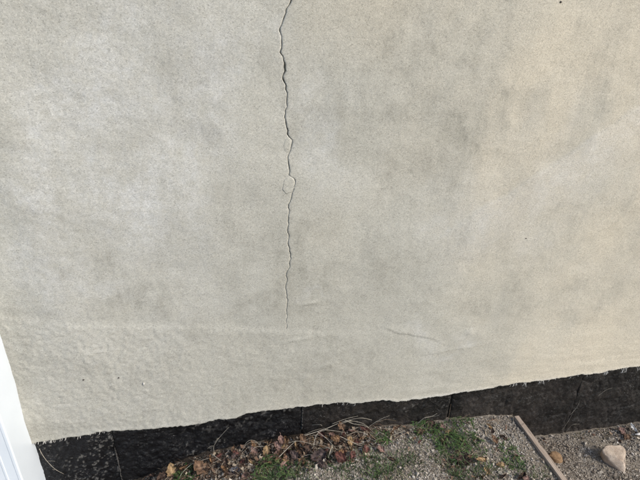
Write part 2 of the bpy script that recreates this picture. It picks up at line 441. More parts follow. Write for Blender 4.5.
SCRAPS = [[[0.4283, -0.0155, -0.0031], 0.027, 1, 'brown', 113, 38, 9],
  [[0.3728, -0.1074, 0.0123], 0.024, 0, 'red', 139, 17, -15],
  [[0.1048, -0.1025, 0.0094], 0.02, 1, 'tan', 259, 20, -14],
  [[0.1074, -0.0317, 0.0106], 0.036, 1, 'brown', 149, 41, 20],
  [[0.1351, -0.0945, 0.0028], 0.031, 1, 'pink', 82, 19, -6],
  [[0.3038, -0.0687, 0.0174], 0.029, 1, 'orange', 74, 48, -13],
  [[0.2151, -0.1169, 0.0124], 0.028, 0, 'orange', 223, 52, 12],
  [[-0.0238, -0.006, 0.0137], 0.023, 0, 'brown', 169, 16, -7],
  [[0.1711, -0.0022, 0.0101], 0.038, 1, 'orange', 9, 25, -7],
  [[0.4059, -0.1188, 0.012], 0.033, 0, 'red', 316, 17, 3],
  [[0.4874, -0.0372, 0.0047], 0.021, 0, 'orange', 22, 34, -15],
  [[0.4689, -0.0775, 0.003], 0.023, 0, 'brown', 30, 8, -22],
  [[0.8435, -0.1799, -0.0091], 0.025, 0, 'brown', 270, 23, 24],
  [[0.9059, -0.1034, -0.0201], 0.028, 1, 'brown', 112, 31, 3],
  [[0.5241, -0.0625, -0.0065], 0.024, 0, 'plum', 118, 31, -9],
  [[0.103, -0.001, 0.0102], 0.03, 1, 'brown', 253, 29, -20],
  [[0.4621, -0.1206, -0.0018], 0.025, 1, 'orange', 215, 38, -12],
  [[0.1956, -0.0817, 0.0043], 0.038, 1, 'brown', 143, 45, 17],
  [[0.112, -0.0838, -0.0008], 0.037, 0, 'pink', 291, 35, 22],
  [[0.425, -0.0585, 0.0107], 0.023, 0, 'brown', 312, 21, -18],
  [[0.3135, -0.024, 0.0013], 0.039, 0, 'orange', 287, 54, 5],
  [[0.8148, -0.073, -0.0059], 0.02, 1, 'darkbrown', 21, 28, -20],
  [[0.0511, -0.0438, 0.0053], 0.036, 0, 'pink', 195, 18, -6],
  [[0.1301, -0.0933, 0.0111], 0.027, 0, 'brown', 317, 56, -2],
  [[0.0051, -0.0722, -0.011], 0.037, 0, 'red', 245, 32, -18],
  [[-0.0476, -0.1141, -0.0129], 0.021, 1, 'orange', 132, 39, -25],
  [[0.4291, -0.006, 0.0097], 0.03, 1, 'pink', 269, 9, 8],
  [[0.3622, -0.1074, 0.0149], 0.032, 0, 'orange', 278, 34, 11],
  [[0.1594, -0.1073, 0.0104], 0.031, 1, 'tan', 72, 21, 24],
  [[0.4338, -0.0607, 0.0061], 0.033, 0, 'red', 190, 17, 11],
  [[0.0855, -0.1236, -0.0059], 0.032, 0, 'orange', 334, 28, -5],
  [[0.2636, -0.1148, 0.0116], 0.03, 0, 'orange', 50, 15, -14],
  [[0.0783, -0.1083, 0.0057], 0.039, 0, 'darkbrown', 333, 35, 18],
  [[-0.0329, -0.1138, -0.0028], 0.037, 1, 'plum', 250, 50, -11],
  [[0.2991, -0.0281, 0.0055], 0.032, 1, 'tan', 259, 30, -5],
  [[0.2707, -0.0251, 0.0105], 0.033, 1, 'tan', 198, 44, -24],
  [[0.3085, -0.0167, 0.0172], 0.04, 1, 'red', 46, 53, -9],
  [[0.1712, -0.067, 0.0003], 0.038, 0, 'red', 67, 8, -15],
  [[0.1474, -0.0699, 0.0084], 0.034, 1, 'brown', 268, 20, -15],
  [[-0.0379, -0.1211, -0.0135], 0.024, 1, 'darkbrown', 76, 46, 1],
  [[0.9472, -0.2269, -0.0171], 0.033, 0, 'tan', 78, 18, -6],
  [[0.364, -0.1108, 0.0023], 0.027, 1, 'tan', 168, 15, -1],
  [[0.3137, -0.1232, 0.0044], 0.033, 1, 'darkbrown', 43, 15, -18],
  [[0.1313, -0.0684, 0.0055], 0.028, 0, 'pink', 349, 49, -1],
  [[0.3874, -0.0263, 0.0061], 0.038, 1, 'red', 331, 58, 1],
  [[0.4776, -0.0092, 0.0064], 0.024, 1, 'pink', 320, 58, -4],
  [[-0.0687, -0.0517, -0.0109], 0.02, 0, 'orange', 269, 35, -3],
  [[0.6989, -0.0473, -0.0044], 0.036, 0, 'brown', 102, 48, -21],
  [[0.2203, -0.0399, 0.0109], 0.038, 0, 'brown', 115, 44, -8],
  [[0.2437, -0.0055, 0.0147], 0.019, 1, 'darkbrown', 109, 28, -10],
  [[0.1053, -0.1217, -0.0006], 0.027, 1, 'brown', 88, 31, 6],
  [[0.8791, -0.2455, -0.0166], 0.033, 0, 'tan', 164, 16, -12],
  [[0.5818, -0.0434, 0.0036], 0.027, 1, 'orange', 317, 18, -9],
  [[0.0551, -0.006, 0.0125], 0.031, 0, 'orange', 44, 55, -15],
  [[0.1798, -0.0243, 0.0028], 0.032, 0, 'orange', 4, 34, 11],
  [[0.6739, -0.0957, 0.0023], 0.021, 1, 'red', 290, 42, 17],
  [[-0.0568, -0.0713, -0.0041], 0.04, 0, 'darkbrown', 346, 18, -9],
  [[0.2126, -0.1243, 0.0113], 0.026, 0, 'darkbrown', 110, 8, -22],
  [[0.8393, -0.2612, -0.0178], 0.038, 1, 'brown', 102, 56, -17],
  [[0.4105, -0.0803, 0.0047], 0.025, 1, 'tan', 18, 53, -23],
  [[0.2044, -0.0504, 0.0156], 0.039, 1, 'tan', 186, 39, 20],
  [[0.3968, -0.0385, 0.0143], 0.022, 0, 'brown', 13, 12, -13],
  [[0.2321, -0.0768, 0.0187], 0.039, 1, 'darkbrown', 71, 29, 14],
  [[0.1601, -0.0397, 0.006], 0.021, 0, 'tan', 108, 12, -4],
  [[-0.0194, -0.0459, 0.0029], 0.03, 0, 'plum', 307, 26, 13],
  [[0.1646, -0.0771, 0.0043], 0.023, 0, 'brown', 68, 16, 13],
  [[0.1595, -0.0709, 0.001], 0.026, 1, 'red', 305, 26, 9],
  [[0.3501, -0.0221, 0.0085], 0.037, 1, 'pink', 61, 9, 15],
  [[0.3677, -0.0951, 0.0079], 0.019, 1, 'brown', 24, 55, 13],
  [[0.2862, -0.025, 0.0109], 0.024, 1, 'plum', 329, 35, 23],
  [[0.1372, -0.1021, 0.0021], 0.027, 0, 'orange', 271, 43, -2],
  [[-0.0774, -0.0226, -0.015], 0.027, 0, 'red', 101, 59, 18],
  [[0.9766, -0.1214, -0.0128], 0.038, 0, 'brown', 1, 23, 8],
  [[0.2205, -0.0844, 0.0134], 0.032, 0, 'brown', 33, 13, 2],
  [[0.9261, -0.2741, -0.0161], 0.029, 1, 'darkbrown', 300, 42, -18],
  [[0.3141, -0.0835, 0.0101], 0.018, 0, 'red', 279, 46, 2],
  [[0.0631, -0.1313, -0.0053], 0.026, 1, 'plum', 319, 33, -15],
  [[1.0247, -0.1977, -0.0321], 0.03, 0, 'red', 300, 48, 11],
  [[0.4629, -0.0433, -0.0001], 0.025, 1, 'orange', 107, 39, 5],
  [[0.2411, -0.0403, 0.0164], 0.022, 0, 'plum', 168, 45, -13],
  [[0.7584, -0.006, -0.0082], 0.037, 0, 'darkbrown', 114, 20, -2],
  [[0.7798, -0.1023, -0.009], 0.034, 1, 'brown', 175, 55, -23],
  [[0.6112, -0.0022, -0.0102], 0.04, 1, 'brown', 285, 19, -2],
  [[0.1536, -0.006, 0.0217], 0.035, 0, 'pink', 180, 41, 2],
  [[0.5022, -0.0099, -0.0025], 0.028, 0, 'brown', 47, 23, -19],
  [[0.0397, -0.0845, 0.0052], 0.025, 1, 'tan', 52, 56, -4],
  [[0.1659, -0.1336, 0.0109], 0.028, 1, 'plum', 294, 59, 14],
  [[0.3596, -0.0527, 0.001], 0.03, 0, 'darkbrown', 245, 19, 8],
  [[0.1383, -0.0939, -0.0016], 0.037, 0, 'tan', 183, 35, 22],
  [[0.3738, -0.025, 0.0037], 0.021, 1, 'darkbrown', 250, 29, 22],
  [[0.0739, -0.1112, 0.0083], 0.019, 1, 'red', 303, 44, 19],
  [[0.0855, -0.0658, -0.0034], 0.018, 1, 'darkbrown', 23, 5, -11],
  [[-0.0504, -0.1181, -0.0006], 0.031, 1, 'brown', 342, 9, -23],
  [[0.2504, -0.0339, 0.0154], 0.019, 0, 'darkbrown', 100, 5, -13]]
WEEDS = [[[-0.1949, -0.0702, -0.0508], 0.03, 0.03, 32, 1, 'tiny green weed at the bottom edge below the large brown leaf'],
  [[0.1057, -0.1482, -0.0082], 0.05, 0.055, 108, 1, 'bright green weed tuft below the pinkish leaf, at the bottom edge'],
  [[0.1888, -0.1619, -0.0029], 0.045, 0.045, 82, 0, 'green grass tuft below the plum leaf, right of the bright weed'],
  [[0.2355, -0.1177, -0.0005], 0.03, 0.03, 39, 0, 'small grass tuft under the left side of the heap'],
  [[0.348, -0.162, -0.0049], 0.05, 0.035, 72, 0, 'low green grass tuft below the dark red leaf'],
  [[0.4493, -0.1468, -0.0076], 0.055, 0.035, 82, 0, 'low grass tuft right of the heap below the rusty leaf'],
  [[0.5388, -0.0448, -0.0109], 0.025, 0.03, 39, 1, 'small green weed in the bend of the long stem'],
  [[0.4639, -0.2117, -0.0075], 0.05, 0.035, 72, 0, 'grass tuft at the bottom edge right of the heap'],
  [[0.567, -0.163, -0.0113], 0.045, 0.03, 61, 0, 'sparse grass tuft beside the dark brown curled leaf'],
  [[0.7353, -0.0308, -0.0177], 0.05, 0.05, 52, 1, 'leafy green weed at the wall left of the open seam'],
  [[0.7922, -0.0767, -0.0208], 0.05, 0.04, 44, 1, 'green weed just below the open seam'],
  [[0.7973, -0.1296, -0.021], 0.055, 0.045, 50, 1, 'green weed above the dark reddish leaf'],
  [[0.8724, -0.1299, -0.024], 0.05, 0.05, 50, 1, 'bright green weed beside the small cream scrap'],
  [[0.8894, -0.0173, -0.0255], 0.035, 0.05, 30, 1, 'small leafy weed at the wall right of the open seam'],
  [[0.7565, -0.1828, -0.0195], 0.045, 0.04, 36, 0, 'grassy weed left of the dark reddish leaf'],
  [[0.8329, -0.2399, -0.0227], 0.06, 0.05, 60, 0, 'dense green weed at the bottom below the tan curled leaf'],
  [[0.7597, -0.2435, -0.0186], 0.04, 0.04, 36, 0, 'grass tuft at the bottom left of the dense weed'],
  [[0.9001, -0.235, -0.0268], 0.035, 0.045, 22, 0, 'thin grass tuft right of the dense weed'],
  [[1.0139, -0.2388, -0.0347], 0.035, 0.035, 34, 0, 'green grass tuft on the gravel left of the board'],
  [[1.0075, -0.2076, -0.0339], 0.03, 0.03, 24, 1, 'small yellow green weed left of the board above the grass tuft'],
  [[1.0561, -0.2901, -0.0376], 0.05, 0.035, 36, 0, 'low grass tuft at the bottom edge beside the board'],
  [[0.5182, -0.1939, -0.0102], 0.05, 0.03, 108, 0, 'scattered grass tuft in the gravel below the dark curled leaf'],
  [[0.6205, -0.1658, -0.0132], 0.05, 0.028, 50, 0, 'scattered grass tuft in gravel between the heap and the weeds'],
  [[0.6539, -0.0887, -0.0145], 0.04, 0.02, 20, 0, 'sparse short grass in gravel left of the leafy weed'],
  [[1.0158, -0.1435, -0.0351], 0.03, 0.022, 16, 1, 'sparse yellowish weed below the dark leaf scraps'],
  [[1.5032, -0.0226, -0.2051], 0.04, 0.03, 20, 2, 'dry yellow green tuft at the wall above the small brown stone'],
  [[1.6024, -0.0208, -0.2061], 0.04, 0.03, 24, 2, 'dry tan grass tuft at the wall left of the pale stone'],
  [[1.4759, -0.012, -0.2059], 0.03, 0.02, 14, 2, 'short dry tuft in the corner between board and wall']]
STONE = [1.522, -0.1863, -0.2057]
STONE2 = [1.3062, -0.1318, -0.2054]
BOARD = [[1.1346, -0.0307, -0.03],
  [1.1535, -0.0337, -0.03],
  [1.1416, -0.3058, -0.03],
  [1.1637, -0.3094, -0.03]]
CHIP = [-0.2992, 0.0, 0.3463]
SPECKS = [[-0.4764, 0.0, 0.3903],
  [-0.3721, 0.0, 0.3822],
  [0.9809, 0.0, 0.8072],
  [0.9036, 0.0, 1.5173]]


# ------------------------------------------------------------------ helpers
rng = np.random.default_rng(7)
_T = rng.random((16, 256, 256))
def vn(x, y, s=0):
    """smooth value noise 0..1"""
    t = _T[s % 16]
    xi = np.floor(x).astype(int); yi = np.floor(y).astype(int)
    fx = x-xi; fy = y-yi
    fx = fx*fx*fx*(fx*(fx*6-15)+10); fy = fy*fy*fy*(fy*(fy*6-15)+10)
    a = t[xi & 255, yi & 255]; b = t[(xi+1) & 255, yi & 255]
    c = t[xi & 255, (yi+1) & 255]; d = t[(xi+1) & 255, (yi+1) & 255]
    return (a*(1-fx)+b*fx)*(1-fy)+(c*(1-fx)+d*fx)*fy
def fbm(x, y, s=0, o=4, g=0.5):
    r = 0; a = 1; n = 0
    for i in range(o):
        r = r+a*vn(x*2**i+i*17.3, y*2**i+i*31.7, s+i); n += a; a *= g
    return r/n
def sstep(a, b, x):
    t = np.clip((x-a)/(b-a), 0, 1); return t*t*(3-2*t)

def link(o, parent=None):
    col.objects.link(o)
    if parent is not None: o.parent = parent
    return o
def mesh_obj(name, verts, faces, mat, parent=None, smooth=True):
    me = bpy.data.meshes.new(name)
    me.from_pydata([tuple(map(float, v)) for v in verts], [], faces)
    if smooth: me.polygons.foreach_set('use_smooth', [True]*len(me.polygons))
    me.update()
    if mat: me.materials.append(mat)
    return link(bpy.data.objects.new(name, me), parent)
def quad_mesh(name, V, F, mat, parent=None, smooth=True, attrs=None):
    """big numpy mesh: V (n,3), F (m,4) or (m,3)"""
    V = np.asarray(V, np.float32); F = np.asarray(F, np.int32); k = F.shape[1]
    me = bpy.data.meshes.new(name)
    me.vertices.add(len(V)); me.vertices.foreach_set('co', V.ravel())
    me.loops.add(F.size); me.loops.foreach_set('vertex_index', F.ravel())
    me.polygons.add(len(F)); me.polygons.foreach_set('loop_start', np.arange(len(F), dtype=np.int32)*k)
    me.polygons.foreach_set('use_smooth', np.full(len(F), smooth))
    me.update(calc_edges=True); me.validate()
    for n, a in (attrs or {}).items():
        at = me.attributes.new(n, 'FLOAT', 'POINT'); at.data.foreach_set('value', np.asarray(a, np.float32).ravel())
    if mat: me.materials.append(mat)
    return link(bpy.data.objects.new(name, me), parent)
def grid_faces(nr, nc, flip=False):
    i = np.arange(nr-1)[:, None]*nc+np.arange(nc-1)[None, :]
    f = np.stack([i, i+1, i+nc+1, i+nc], -1).reshape(-1, 4)
    return f[:, ::-1] if flip else f
def tag(o, label=None, cat=None, group=None, kind=None):
    for k, v in (('label', label), ('category', cat), ('group', group), ('kind', kind)):
        if v: o[k] = v
    return o
def empty(name, loc=(0, 0, 0)):
    o = bpy.data.objects.new(name, None); o.empty_display_size = 0.05; o.location = loc
    return link(o)
def tube(pts, rad, sides=5, steps=6, taper=0.55):
    """smooth tapered tube through pts -> verts, faces"""
    P = [Vector(p) for p in pts]
    Q = []
    for i in range(len(P)-1):
        p0 = P[max(i-1, 0)]; p1 = P[i]; p2 = P[i+1]; p3 = P[min(i+2, len(P)-1)]
        for j in range(steps):
            t = j/steps
            Q.append(0.5*((2*p1)+(p2-p0)*t+(2*p0-5*p1+4*p2-p3)*t*t+(3*p1-p0-3*p2+p3)*t**3))
    Q.append(P[-1])
    V = []; F = []; n = len(Q)
    for i, q in enumerate(Q):
        d = (Q[min(i+1, n-1)]-Q[max(i-1, 0)]).normalized()
        a = d.cross(Vector((0.3, 0.2, 1))).normalized(); b = d.cross(a)
        r = rad*(1-(1-taper)*i/(n-1))*(1+0.18*math.sin(i*2.1+pts[0][0]*90))
        for k in range(sides):
            w = 2*math.pi*k/sides
            V.append(q+a*math.cos(w)*r+b*math.sin(w)*r)
    for i in range(n-1):
        for k in range(sides):
            F.append((i*sides+k, i*sides+(k+1) % sides, (i+1)*sides+(k+1) % sides, (i+1)*sides+k))
    F.append(tuple(range(sides))[::-1]); F.append(tuple(range((n-1)*sides, n*sides)))
    return V, F

# ------------------------------------------------------------------ material helpers
def new_mat(name, rough=0.9, spec=0.3):
    m = bpy.data.materials.new(name); m.use_nodes = True
    nt = m.node_tree; b = nt.nodes['Principled BSDF']
    b.inputs['Roughness'].default_value = rough
    b.inputs['Specular IOR Level'].default_value = spec
    return m, nt, b
def N(nt, t, **kw):
    n = nt.nodes.new(t)
    for k, v in kw.items():
        if k in n.inputs.keys(): n.inputs[k].default_value = v
        else: setattr(n, k, v)
    return n
def ramp(nt, src, stops):
    r = nt.nodes.new('ShaderNodeValToRGB')
    e = r.color_ramp.elements
    while len(e) < len(stops): e.new(0.5)
    for el, (p, c) in zip(e, stops):
        el.position = p; el.color = tuple(c)+(1,) if len(c) == 3 else c
    nt.links.new(src, r.inputs[0]); return r
def mix(nt, fac, a, b, mode='MIX'):
    m = nt.nodes.new('ShaderNodeMix'); m.data_type = 'RGBA'; m.blend_type = mode
    for sock, v in ((m.inputs[0], fac), (m.inputs[6], a), (m.inputs[7], b)):
        if hasattr(v, 'is_linked') or hasattr(v, 'links'): nt.links.new(v, sock)
        elif isinstance(v, (int, float)): sock.default_value = v
        else: sock.default_value = tuple(v)+(1,) if len(v) == 3 else v
    return m.outputs[2]
def math_n(nt, op, a, b=None, clamp=False):
    m = nt.nodes.new('ShaderNodeMath'); m.operation = op; m.use_clamp = clamp
    for i, v in enumerate((a, b)):
        if v is None: continue
        if isinstance(v, (int, float)): m.inputs[i].default_value = v
        else: nt.links.new(v, m.inputs[i])
    return m.outputs[0]
def objco(nt): return nt.nodes.new('ShaderNodeTexCoord').outputs['Object']
def noise(nt, co, scale, detail=4, rough=0.55):
    n = N(nt, 'ShaderNodeTexNoise', Scale=scale, Detail=detail, Roughness=rough)
    nt.links.new(co, n.inputs['Vector']); return n.outputs['Fac']
def attr(nt, name):
    a = nt.nodes.new('ShaderNodeAttribute'); a.attribute_name = name; return a.outputs['Fac']
def bump(nt, h, dist, strength=1.0, prev=None):
    b = N(nt, 'ShaderNodeBump', Distance=dist, Strength=strength); nt.links.new(h, b.inputs['Height'])
    if prev is not None: nt.links.new(prev, b.inputs['Normal'])
    return b.outputs['Normal']

# ------------------------------------------------------------------ materials
def mat_stucco():
    m, nt, b = new_mat('stucco', 0.93, 0.15)
    co = objco(nt); L = nt.links
    n1 = noise(nt, co, 2.6, 6, 0.65)
    base = ramp(nt, n1, [(0.28, (0.392, 0.378, 0.327)), (0.52, (0.420, 0.405, 0.351)), (0.75, (0.442, 0.427, 0.374))]).outputs[0]
    # weathering and painted-in wall light: the broad marks come from the mesh, broken up by grain-sized wear
    fine = ramp(nt, noise(nt, co, 34, 7, 0.74), [(0.30, (0.25,)*3), (0.70, (1.55,)*3)]).outputs[0]
    mp = N(nt, 'ShaderNodeMapping'); mp.inputs['Scale'].default_value = (26, 26, 4.5); L.new(co, mp.inputs['Vector'])
    runs = ramp(nt, noise(nt, mp.outputs[0], 1.0, 6, 0.68), [(0.36, (0.55,)*3), (0.66, (1.35,)*3)]).outputs[0]
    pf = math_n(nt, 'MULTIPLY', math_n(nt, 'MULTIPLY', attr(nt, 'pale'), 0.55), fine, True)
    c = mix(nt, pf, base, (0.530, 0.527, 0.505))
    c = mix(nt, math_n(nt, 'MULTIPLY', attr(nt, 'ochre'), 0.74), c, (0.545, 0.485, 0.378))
    sf = math_n(nt, 'MULTIPLY', math_n(nt, 'MULTIPLY', math_n(nt, 'MULTIPLY', attr(nt, 'stain_shade'), 0.50), fine), runs, True)
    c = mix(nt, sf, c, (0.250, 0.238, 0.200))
    c = mix(nt, attr(nt, 'edge'), c, (0.640, 0.620, 0.570))
    # hard sand grains, each its own tone
    v = N(nt, 'ShaderNodeTexVoronoi', Scale=440); L.new(co, v.inputs['Vector'])
    sep = nt.nodes.new('ShaderNodeSeparateColor'); L.new(v.outputs['Color'], sep.inputs[0])
    gr = ramp(nt, sep.outputs[0], [(0.0, (0.72,)*3), (0.10, (0.90,)*3), (0.5, (1, 1, 1)), (0.9, (1.08,)*3), (1.0, (1.2,)*3)]).outputs[0]
    c = mix(nt, 1.0, c, gr, 'MULTIPLY')
    g = noise(nt, co, 210, 2, 0.6)
    gr2 = ramp(nt, g, [(0.30, (0.90,)*3), (0.5, (1, 1, 1)), (0.72, (1.07,)*3)]).outputs[0]
    c = mix(nt, 1.0, c, gr2, 'MULTIPLY')
    L.new(c, b.inputs['Base Color'])
    nb = bump(nt, math_n(nt, 'SUBTRACT', 1.0, v.outputs['Distance']), 0.0005, 0.6)
    nb = bump(nt, g, 0.0006, 0.6, nb)
    L.new(nb, b.inputs['Normal'])
    return m
def mat_tar():
    m, nt, b = new_mat('bitumen_coat', 0.55, 0.32)
    co = objco(nt); L = nt.links
    dusty = attr(nt, 'dusty')
    n1 = noise(nt, co, 14, 6, 0.65)
    black = ramp(nt, n1, [(0.3, (0.0018, 0.0018, 0.0024)), (0.7, (0.006, 0.006, 0.0075))]).outputs[0]
    brown = ramp(nt, noise(nt, co, 9, 7, 0.7), [(0.25, (0.002, 0.0018, 0.0018)), (0.5, (0.007, 0.006, 0.0056)), (0.70, (0.024, 0.020, 0.018))]).outputs[0]
    c = mix(nt, dusty, black, brown)
    sp = noise(nt, co, 210, 3, 0.6)
    spk = ramp(nt, sp, [(0.62, (0, 0, 0)), (0.68, (1, 1, 1))]).outputs[0]
    area = ramp(nt, noise(nt, co, 11, 3, 0.5), [(0.42, (0, 0, 0)), (0.62, (1, 1, 1))]).outputs[0]
    f = math_n(nt, 'MULTIPLY', math_n(nt, 'MULTIPLY', spk, area), 0.65)
    c = mix(nt, f, c, (0.20, 0.195, 0.19))
    mf = ramp(nt, noise(nt, co, 55, 6, 0.7), [(0.35, (0.1,)*3), (0.65, (1, 1, 1))]).outputs[0]
    c = mix(nt, math_n(nt, 'MULTIPLY', math_n(nt, 'MULTIPLY', attr(nt, 'mud'), 0.42), mf), c, (0.115, 0.095, 0.078))
    c = mix(nt, math_n(nt, 'MULTIPLY', attr(nt, 'splash_shade'), 0.8), c, (0.30, 0.285, 0.26))
    L.new(c, b.inputs['Base Color'])
    r = ramp(nt, noise(nt, co, 40, 4), [(0.35, (0.30,)*3), (0.7, (0.7,)*3)]).outputs[0]
    r2 = mix(nt, dusty, r, (0.52, 0.52, 0.52)); L.new(r2, b.inputs['Roughness'])
    nb = bump(nt, noise(nt, co, 60, 5, 0.65), 0.006, 0.9)
    nb = bump(nt, noise(nt, co, 260, 3, 0.6), 0.0015, 0.8, nb)
    L.new(nb, b.inputs['Normal'])
    return m
def mat_plain(name, colr, rough=0.8, spec=0.3, var=0.25, scale=60, bumpd=0.0008):
    m, nt, b = new_mat(name, rough, spec)
    co = objco(nt); n1 = noise(nt, co, scale, 5, 0.6)
    lo = tuple(x*(1-var) for x in colr); hi = tuple(min(x*(1+var), 0.95) for x in colr)
    nt.links.new(ramp(nt, n1, [(0.3, lo), (0.7, hi)]).outputs[0], b.inputs['Base Color'])
    if bumpd: nt.links.new(bump(nt, noise(nt, co, scale*3, 4), bumpd, 0.8), b.inputs['Normal'])
    return m
def mat_soil():
    m, nt, b = new_mat('gritty_soil', 0.97, 0.15)
    co = objco(nt)
    n1 = noise(nt, co, 7, 6, 0.65); n2 = noise(nt, co, 220, 4, 0.7)
    c = ramp(nt, n1, [(0.3, (0.16, 0.135, 0.105)), (0.55, (0.24, 0.21, 0.17)), (0.75, (0.31, 0.275, 0.225))]).outputs[0]
    c = mix(nt, attr(nt, 'humus'), c, (0.035, 0.026, 0.019))
    g = ramp(nt, n2, [(0.3, (0.5,)*3), (0.5, (1, 1, 1)), (0.72, (1.5,)*3)]).outputs[0]
    nt.links.new(mix(nt, 1, c, g, 'MULTIPLY'), b.inputs['Base Color'])
    nb = bump(nt, n2, 0.004, 1.0); nb = bump(nt, noise(nt, co, 60, 4), 0.006, 0.8, nb)
    nt.links.new(nb, b.inputs['Normal'])
    return m
def mat_gravel():
    m, nt, b = new_mat('gravel_grains', 0.9, 0.25)
    g = nt.nodes.new('ShaderNodeNewGeometry')
    c = ramp(nt, g.outputs['Random Per Island'], [
        (0.0, (0.12, 0.10, 0.08)), (0.08, (0.20, 0.17, 0.14)), (0.30, (0.26, 0.235, 0.20)), (0.52, (0.315, 0.29, 0.255)),
        (0.78, (0.365, 0.33, 0.28)), (0.94, (0.42, 0.385, 0.34)), (0.99, (0.54, 0.51, 0.47))])
    co = objco(nt)
    v = ramp(nt, noise(nt, co, 400, 3), [(0.3, (0.8,)*3), (0.7, (1.15,)*3)]).outputs[0]
    c = mix(nt, 1, c.outputs[0], v, 'MULTIPLY')
    d = ramp(nt, noise(nt, co, 6, 4), [(0.38, (0.80, 0.75, 0.70)), (0.62, (1.06, 1.05, 1.03))]).outputs[0]   # damp, soil-stained patches
    nt.links.new(mix(nt, 1, c, d, 'MULTIPLY'), b.inputs['Base Color'])
    nt.links.new(bump(nt, noise(nt, co, 700, 2), 0.0006, 0.7), b.inputs['Normal'])
    return m
def mat_leaf(name, c1, c2, dead=True):
    m, nt, b = new_mat(name, 0.72 if dead else 0.5, 0.3)
    co = objco(nt); oi = nt.nodes.new('ShaderNodeObjectInfo')
    n1 = noise(nt, co, 70, 6, 0.72)
    c = ramp(nt, n1, [(0.30, tuple(x*0.5 for x in c1)), (0.42, c1), (0.66, c2)]).outputs[0]
    v = ramp(nt, oi.outputs['Random'], [(0, (0.75,)*3), (1, (1.2,)*3)]).outputs[0]
    c = mix(nt, 1, c, v, 'MULTIPLY')
    at = attr(nt, 'vein')
    c = mix(nt, math_n(nt, 'MULTIPLY', at, 0.5), c, tuple(min(1, x*1.7+0.02) for x in c2))
    nt.links.new(c, b.inputs['Base Color'])
    nt.links.new(bump(nt, noise(nt, co, 190, 4), 0.0022, 1.0), b.inputs['Normal'])
    tr = nt.nodes.new('ShaderNodeBsdfTranslucent'); nt.links.new(c, tr.inputs['Color'])
    mx = nt.nodes.new('ShaderNodeMixShader'); mx.inputs[0].default_value = 0.18
    out = nt.nodes['Material Output']
    nt.links.new(b.outputs[0], mx.inputs[1]); nt.links.new(tr.outputs[0], mx.inputs[2]); nt.links.new(mx.outputs[0], out.inputs['Surface'])
    return m
def mat_green(name, stops):
    m, nt, b = new_mat(name, 0.55, 0.35)
    g = nt.nodes.new('ShaderNodeNewGeometry')
    c = ramp(nt, g.outputs['Random Per Island'], stops).outputs[0]
    n = ramp(nt, noise(nt, objco(nt), 120, 3), [(0.3, (0.75,)*3), (0.7, (1.2,)*3)]).outputs[0]
    c = mix(nt, 1, c, n, 'MULTIPLY'); nt.links.new(c, b.inputs['Base Color'])
    tr = nt.nodes.new('ShaderNodeBsdfTranslucent'); nt.links.new(c, tr.inputs['Color'])
    mx = nt.nodes.new('ShaderNodeMixShader'); mx.inputs[0].default_value = 0.25
    nt.links.new(b.outputs[0], mx.inputs[1]); nt.links.new(tr.outputs[0], mx.inputs[2])
    nt.links.new(mx.outputs[0], nt.nodes['Material Output'].inputs['Surface'])
    return m
def mat_stone(name, lo, hi, sc=28):
    m, nt, b = new_mat(name, 0.88, 0.25)
    co = objco(nt)
    n1 = noise(nt, co, sc, 7, 0.68); n2 = noise(nt, co, sc*9, 4, 0.6)
    c = ramp(nt, n1, [(0.3, lo), (0.65, hi)]).outputs[0]
    g = ramp(nt, n2, [(0.3, (0.82,)*3), (0.7, (1.12,)*3)]).outputs[0]
    nt.links.new(mix(nt, 1, c, g, 'MULTIPLY'), b.inputs['Base Color'])
    nb = bump(nt, n1, 0.004, 0.9); nb = bump(nt, n2, 0.0012, 0.8, nb); nt.links.new(nb, b.inputs['Normal'])
    return m
def mat_wood():
    m, nt, b = new_mat('weathered_wood', 0.88, 0.2)
    co = objco(nt)
    mp = N(nt, 'ShaderNodeMapping'); mp.inputs['Scale'].default_value = (60, 4, 60); nt.links.new(co, mp.inputs['Vector'])
    n1 = noise(nt, mp.outputs[0], 3.0, 6, 0.65)
    c = ramp(nt, n1, [(0.28, (0.17, 0.125, 0.095)), (0.5, (0.33, 0.265, 0.21)), (0.75, (0.45, 0.375, 0.31))]).outputs[0]
    nt.links.new(c, b.inputs['Base Color']); nt.links.new(bump(nt, n1, 0.0015, 0.9), b.inputs['Normal'])
    return m

M_STUCCO = mat_stucco(); M_TAR = mat_tar(); M_SOIL = mat_soil(); M_GRAVEL = mat_gravel()
M_WHITE, _nt, _b = new_mat('white_upvc', 0.32, 0.5)
_c = ramp(_nt, noise(_nt, objco(_nt), 5, 5), [(0.3, (0.64, 0.69, 0.74)), (0.7, (0.70, 0.75, 0.80))]).outputs[0]
_nt.links.new(_c, _b.inputs['Base Color'])
M_CORE = mat_plain('blockwork', (0.22, 0.21, 0.20), var=0.2, scale=30)
M_FIBRE = mat_plain('glass_fibre', (0.62, 0.60, 0.56), var=0.15, scale=200, bumpd=0)
M_CHIP = mat_plain('fresh_plaster', (0.50, 0.48, 0.44), var=0.15, scale=200)
M_GROUT = mat_plain('grey_mortar', (0.045, 0.042, 0.04), var=0.6, scale=90)
M_NAIL = mat_plain('rusty_metal', (0.05, 0.04, 0.035), var=0.3, scale=300, bumpd=0)
M_STEM = [mat_plain('bleached_stem', (0.33, 0.295, 0.24), var=0.3, scale=45, bumpd=0), mat_plain('brown_stem', (0.21, 0.15, 0.10), var=0.35, scale=45, bumpd=0)]
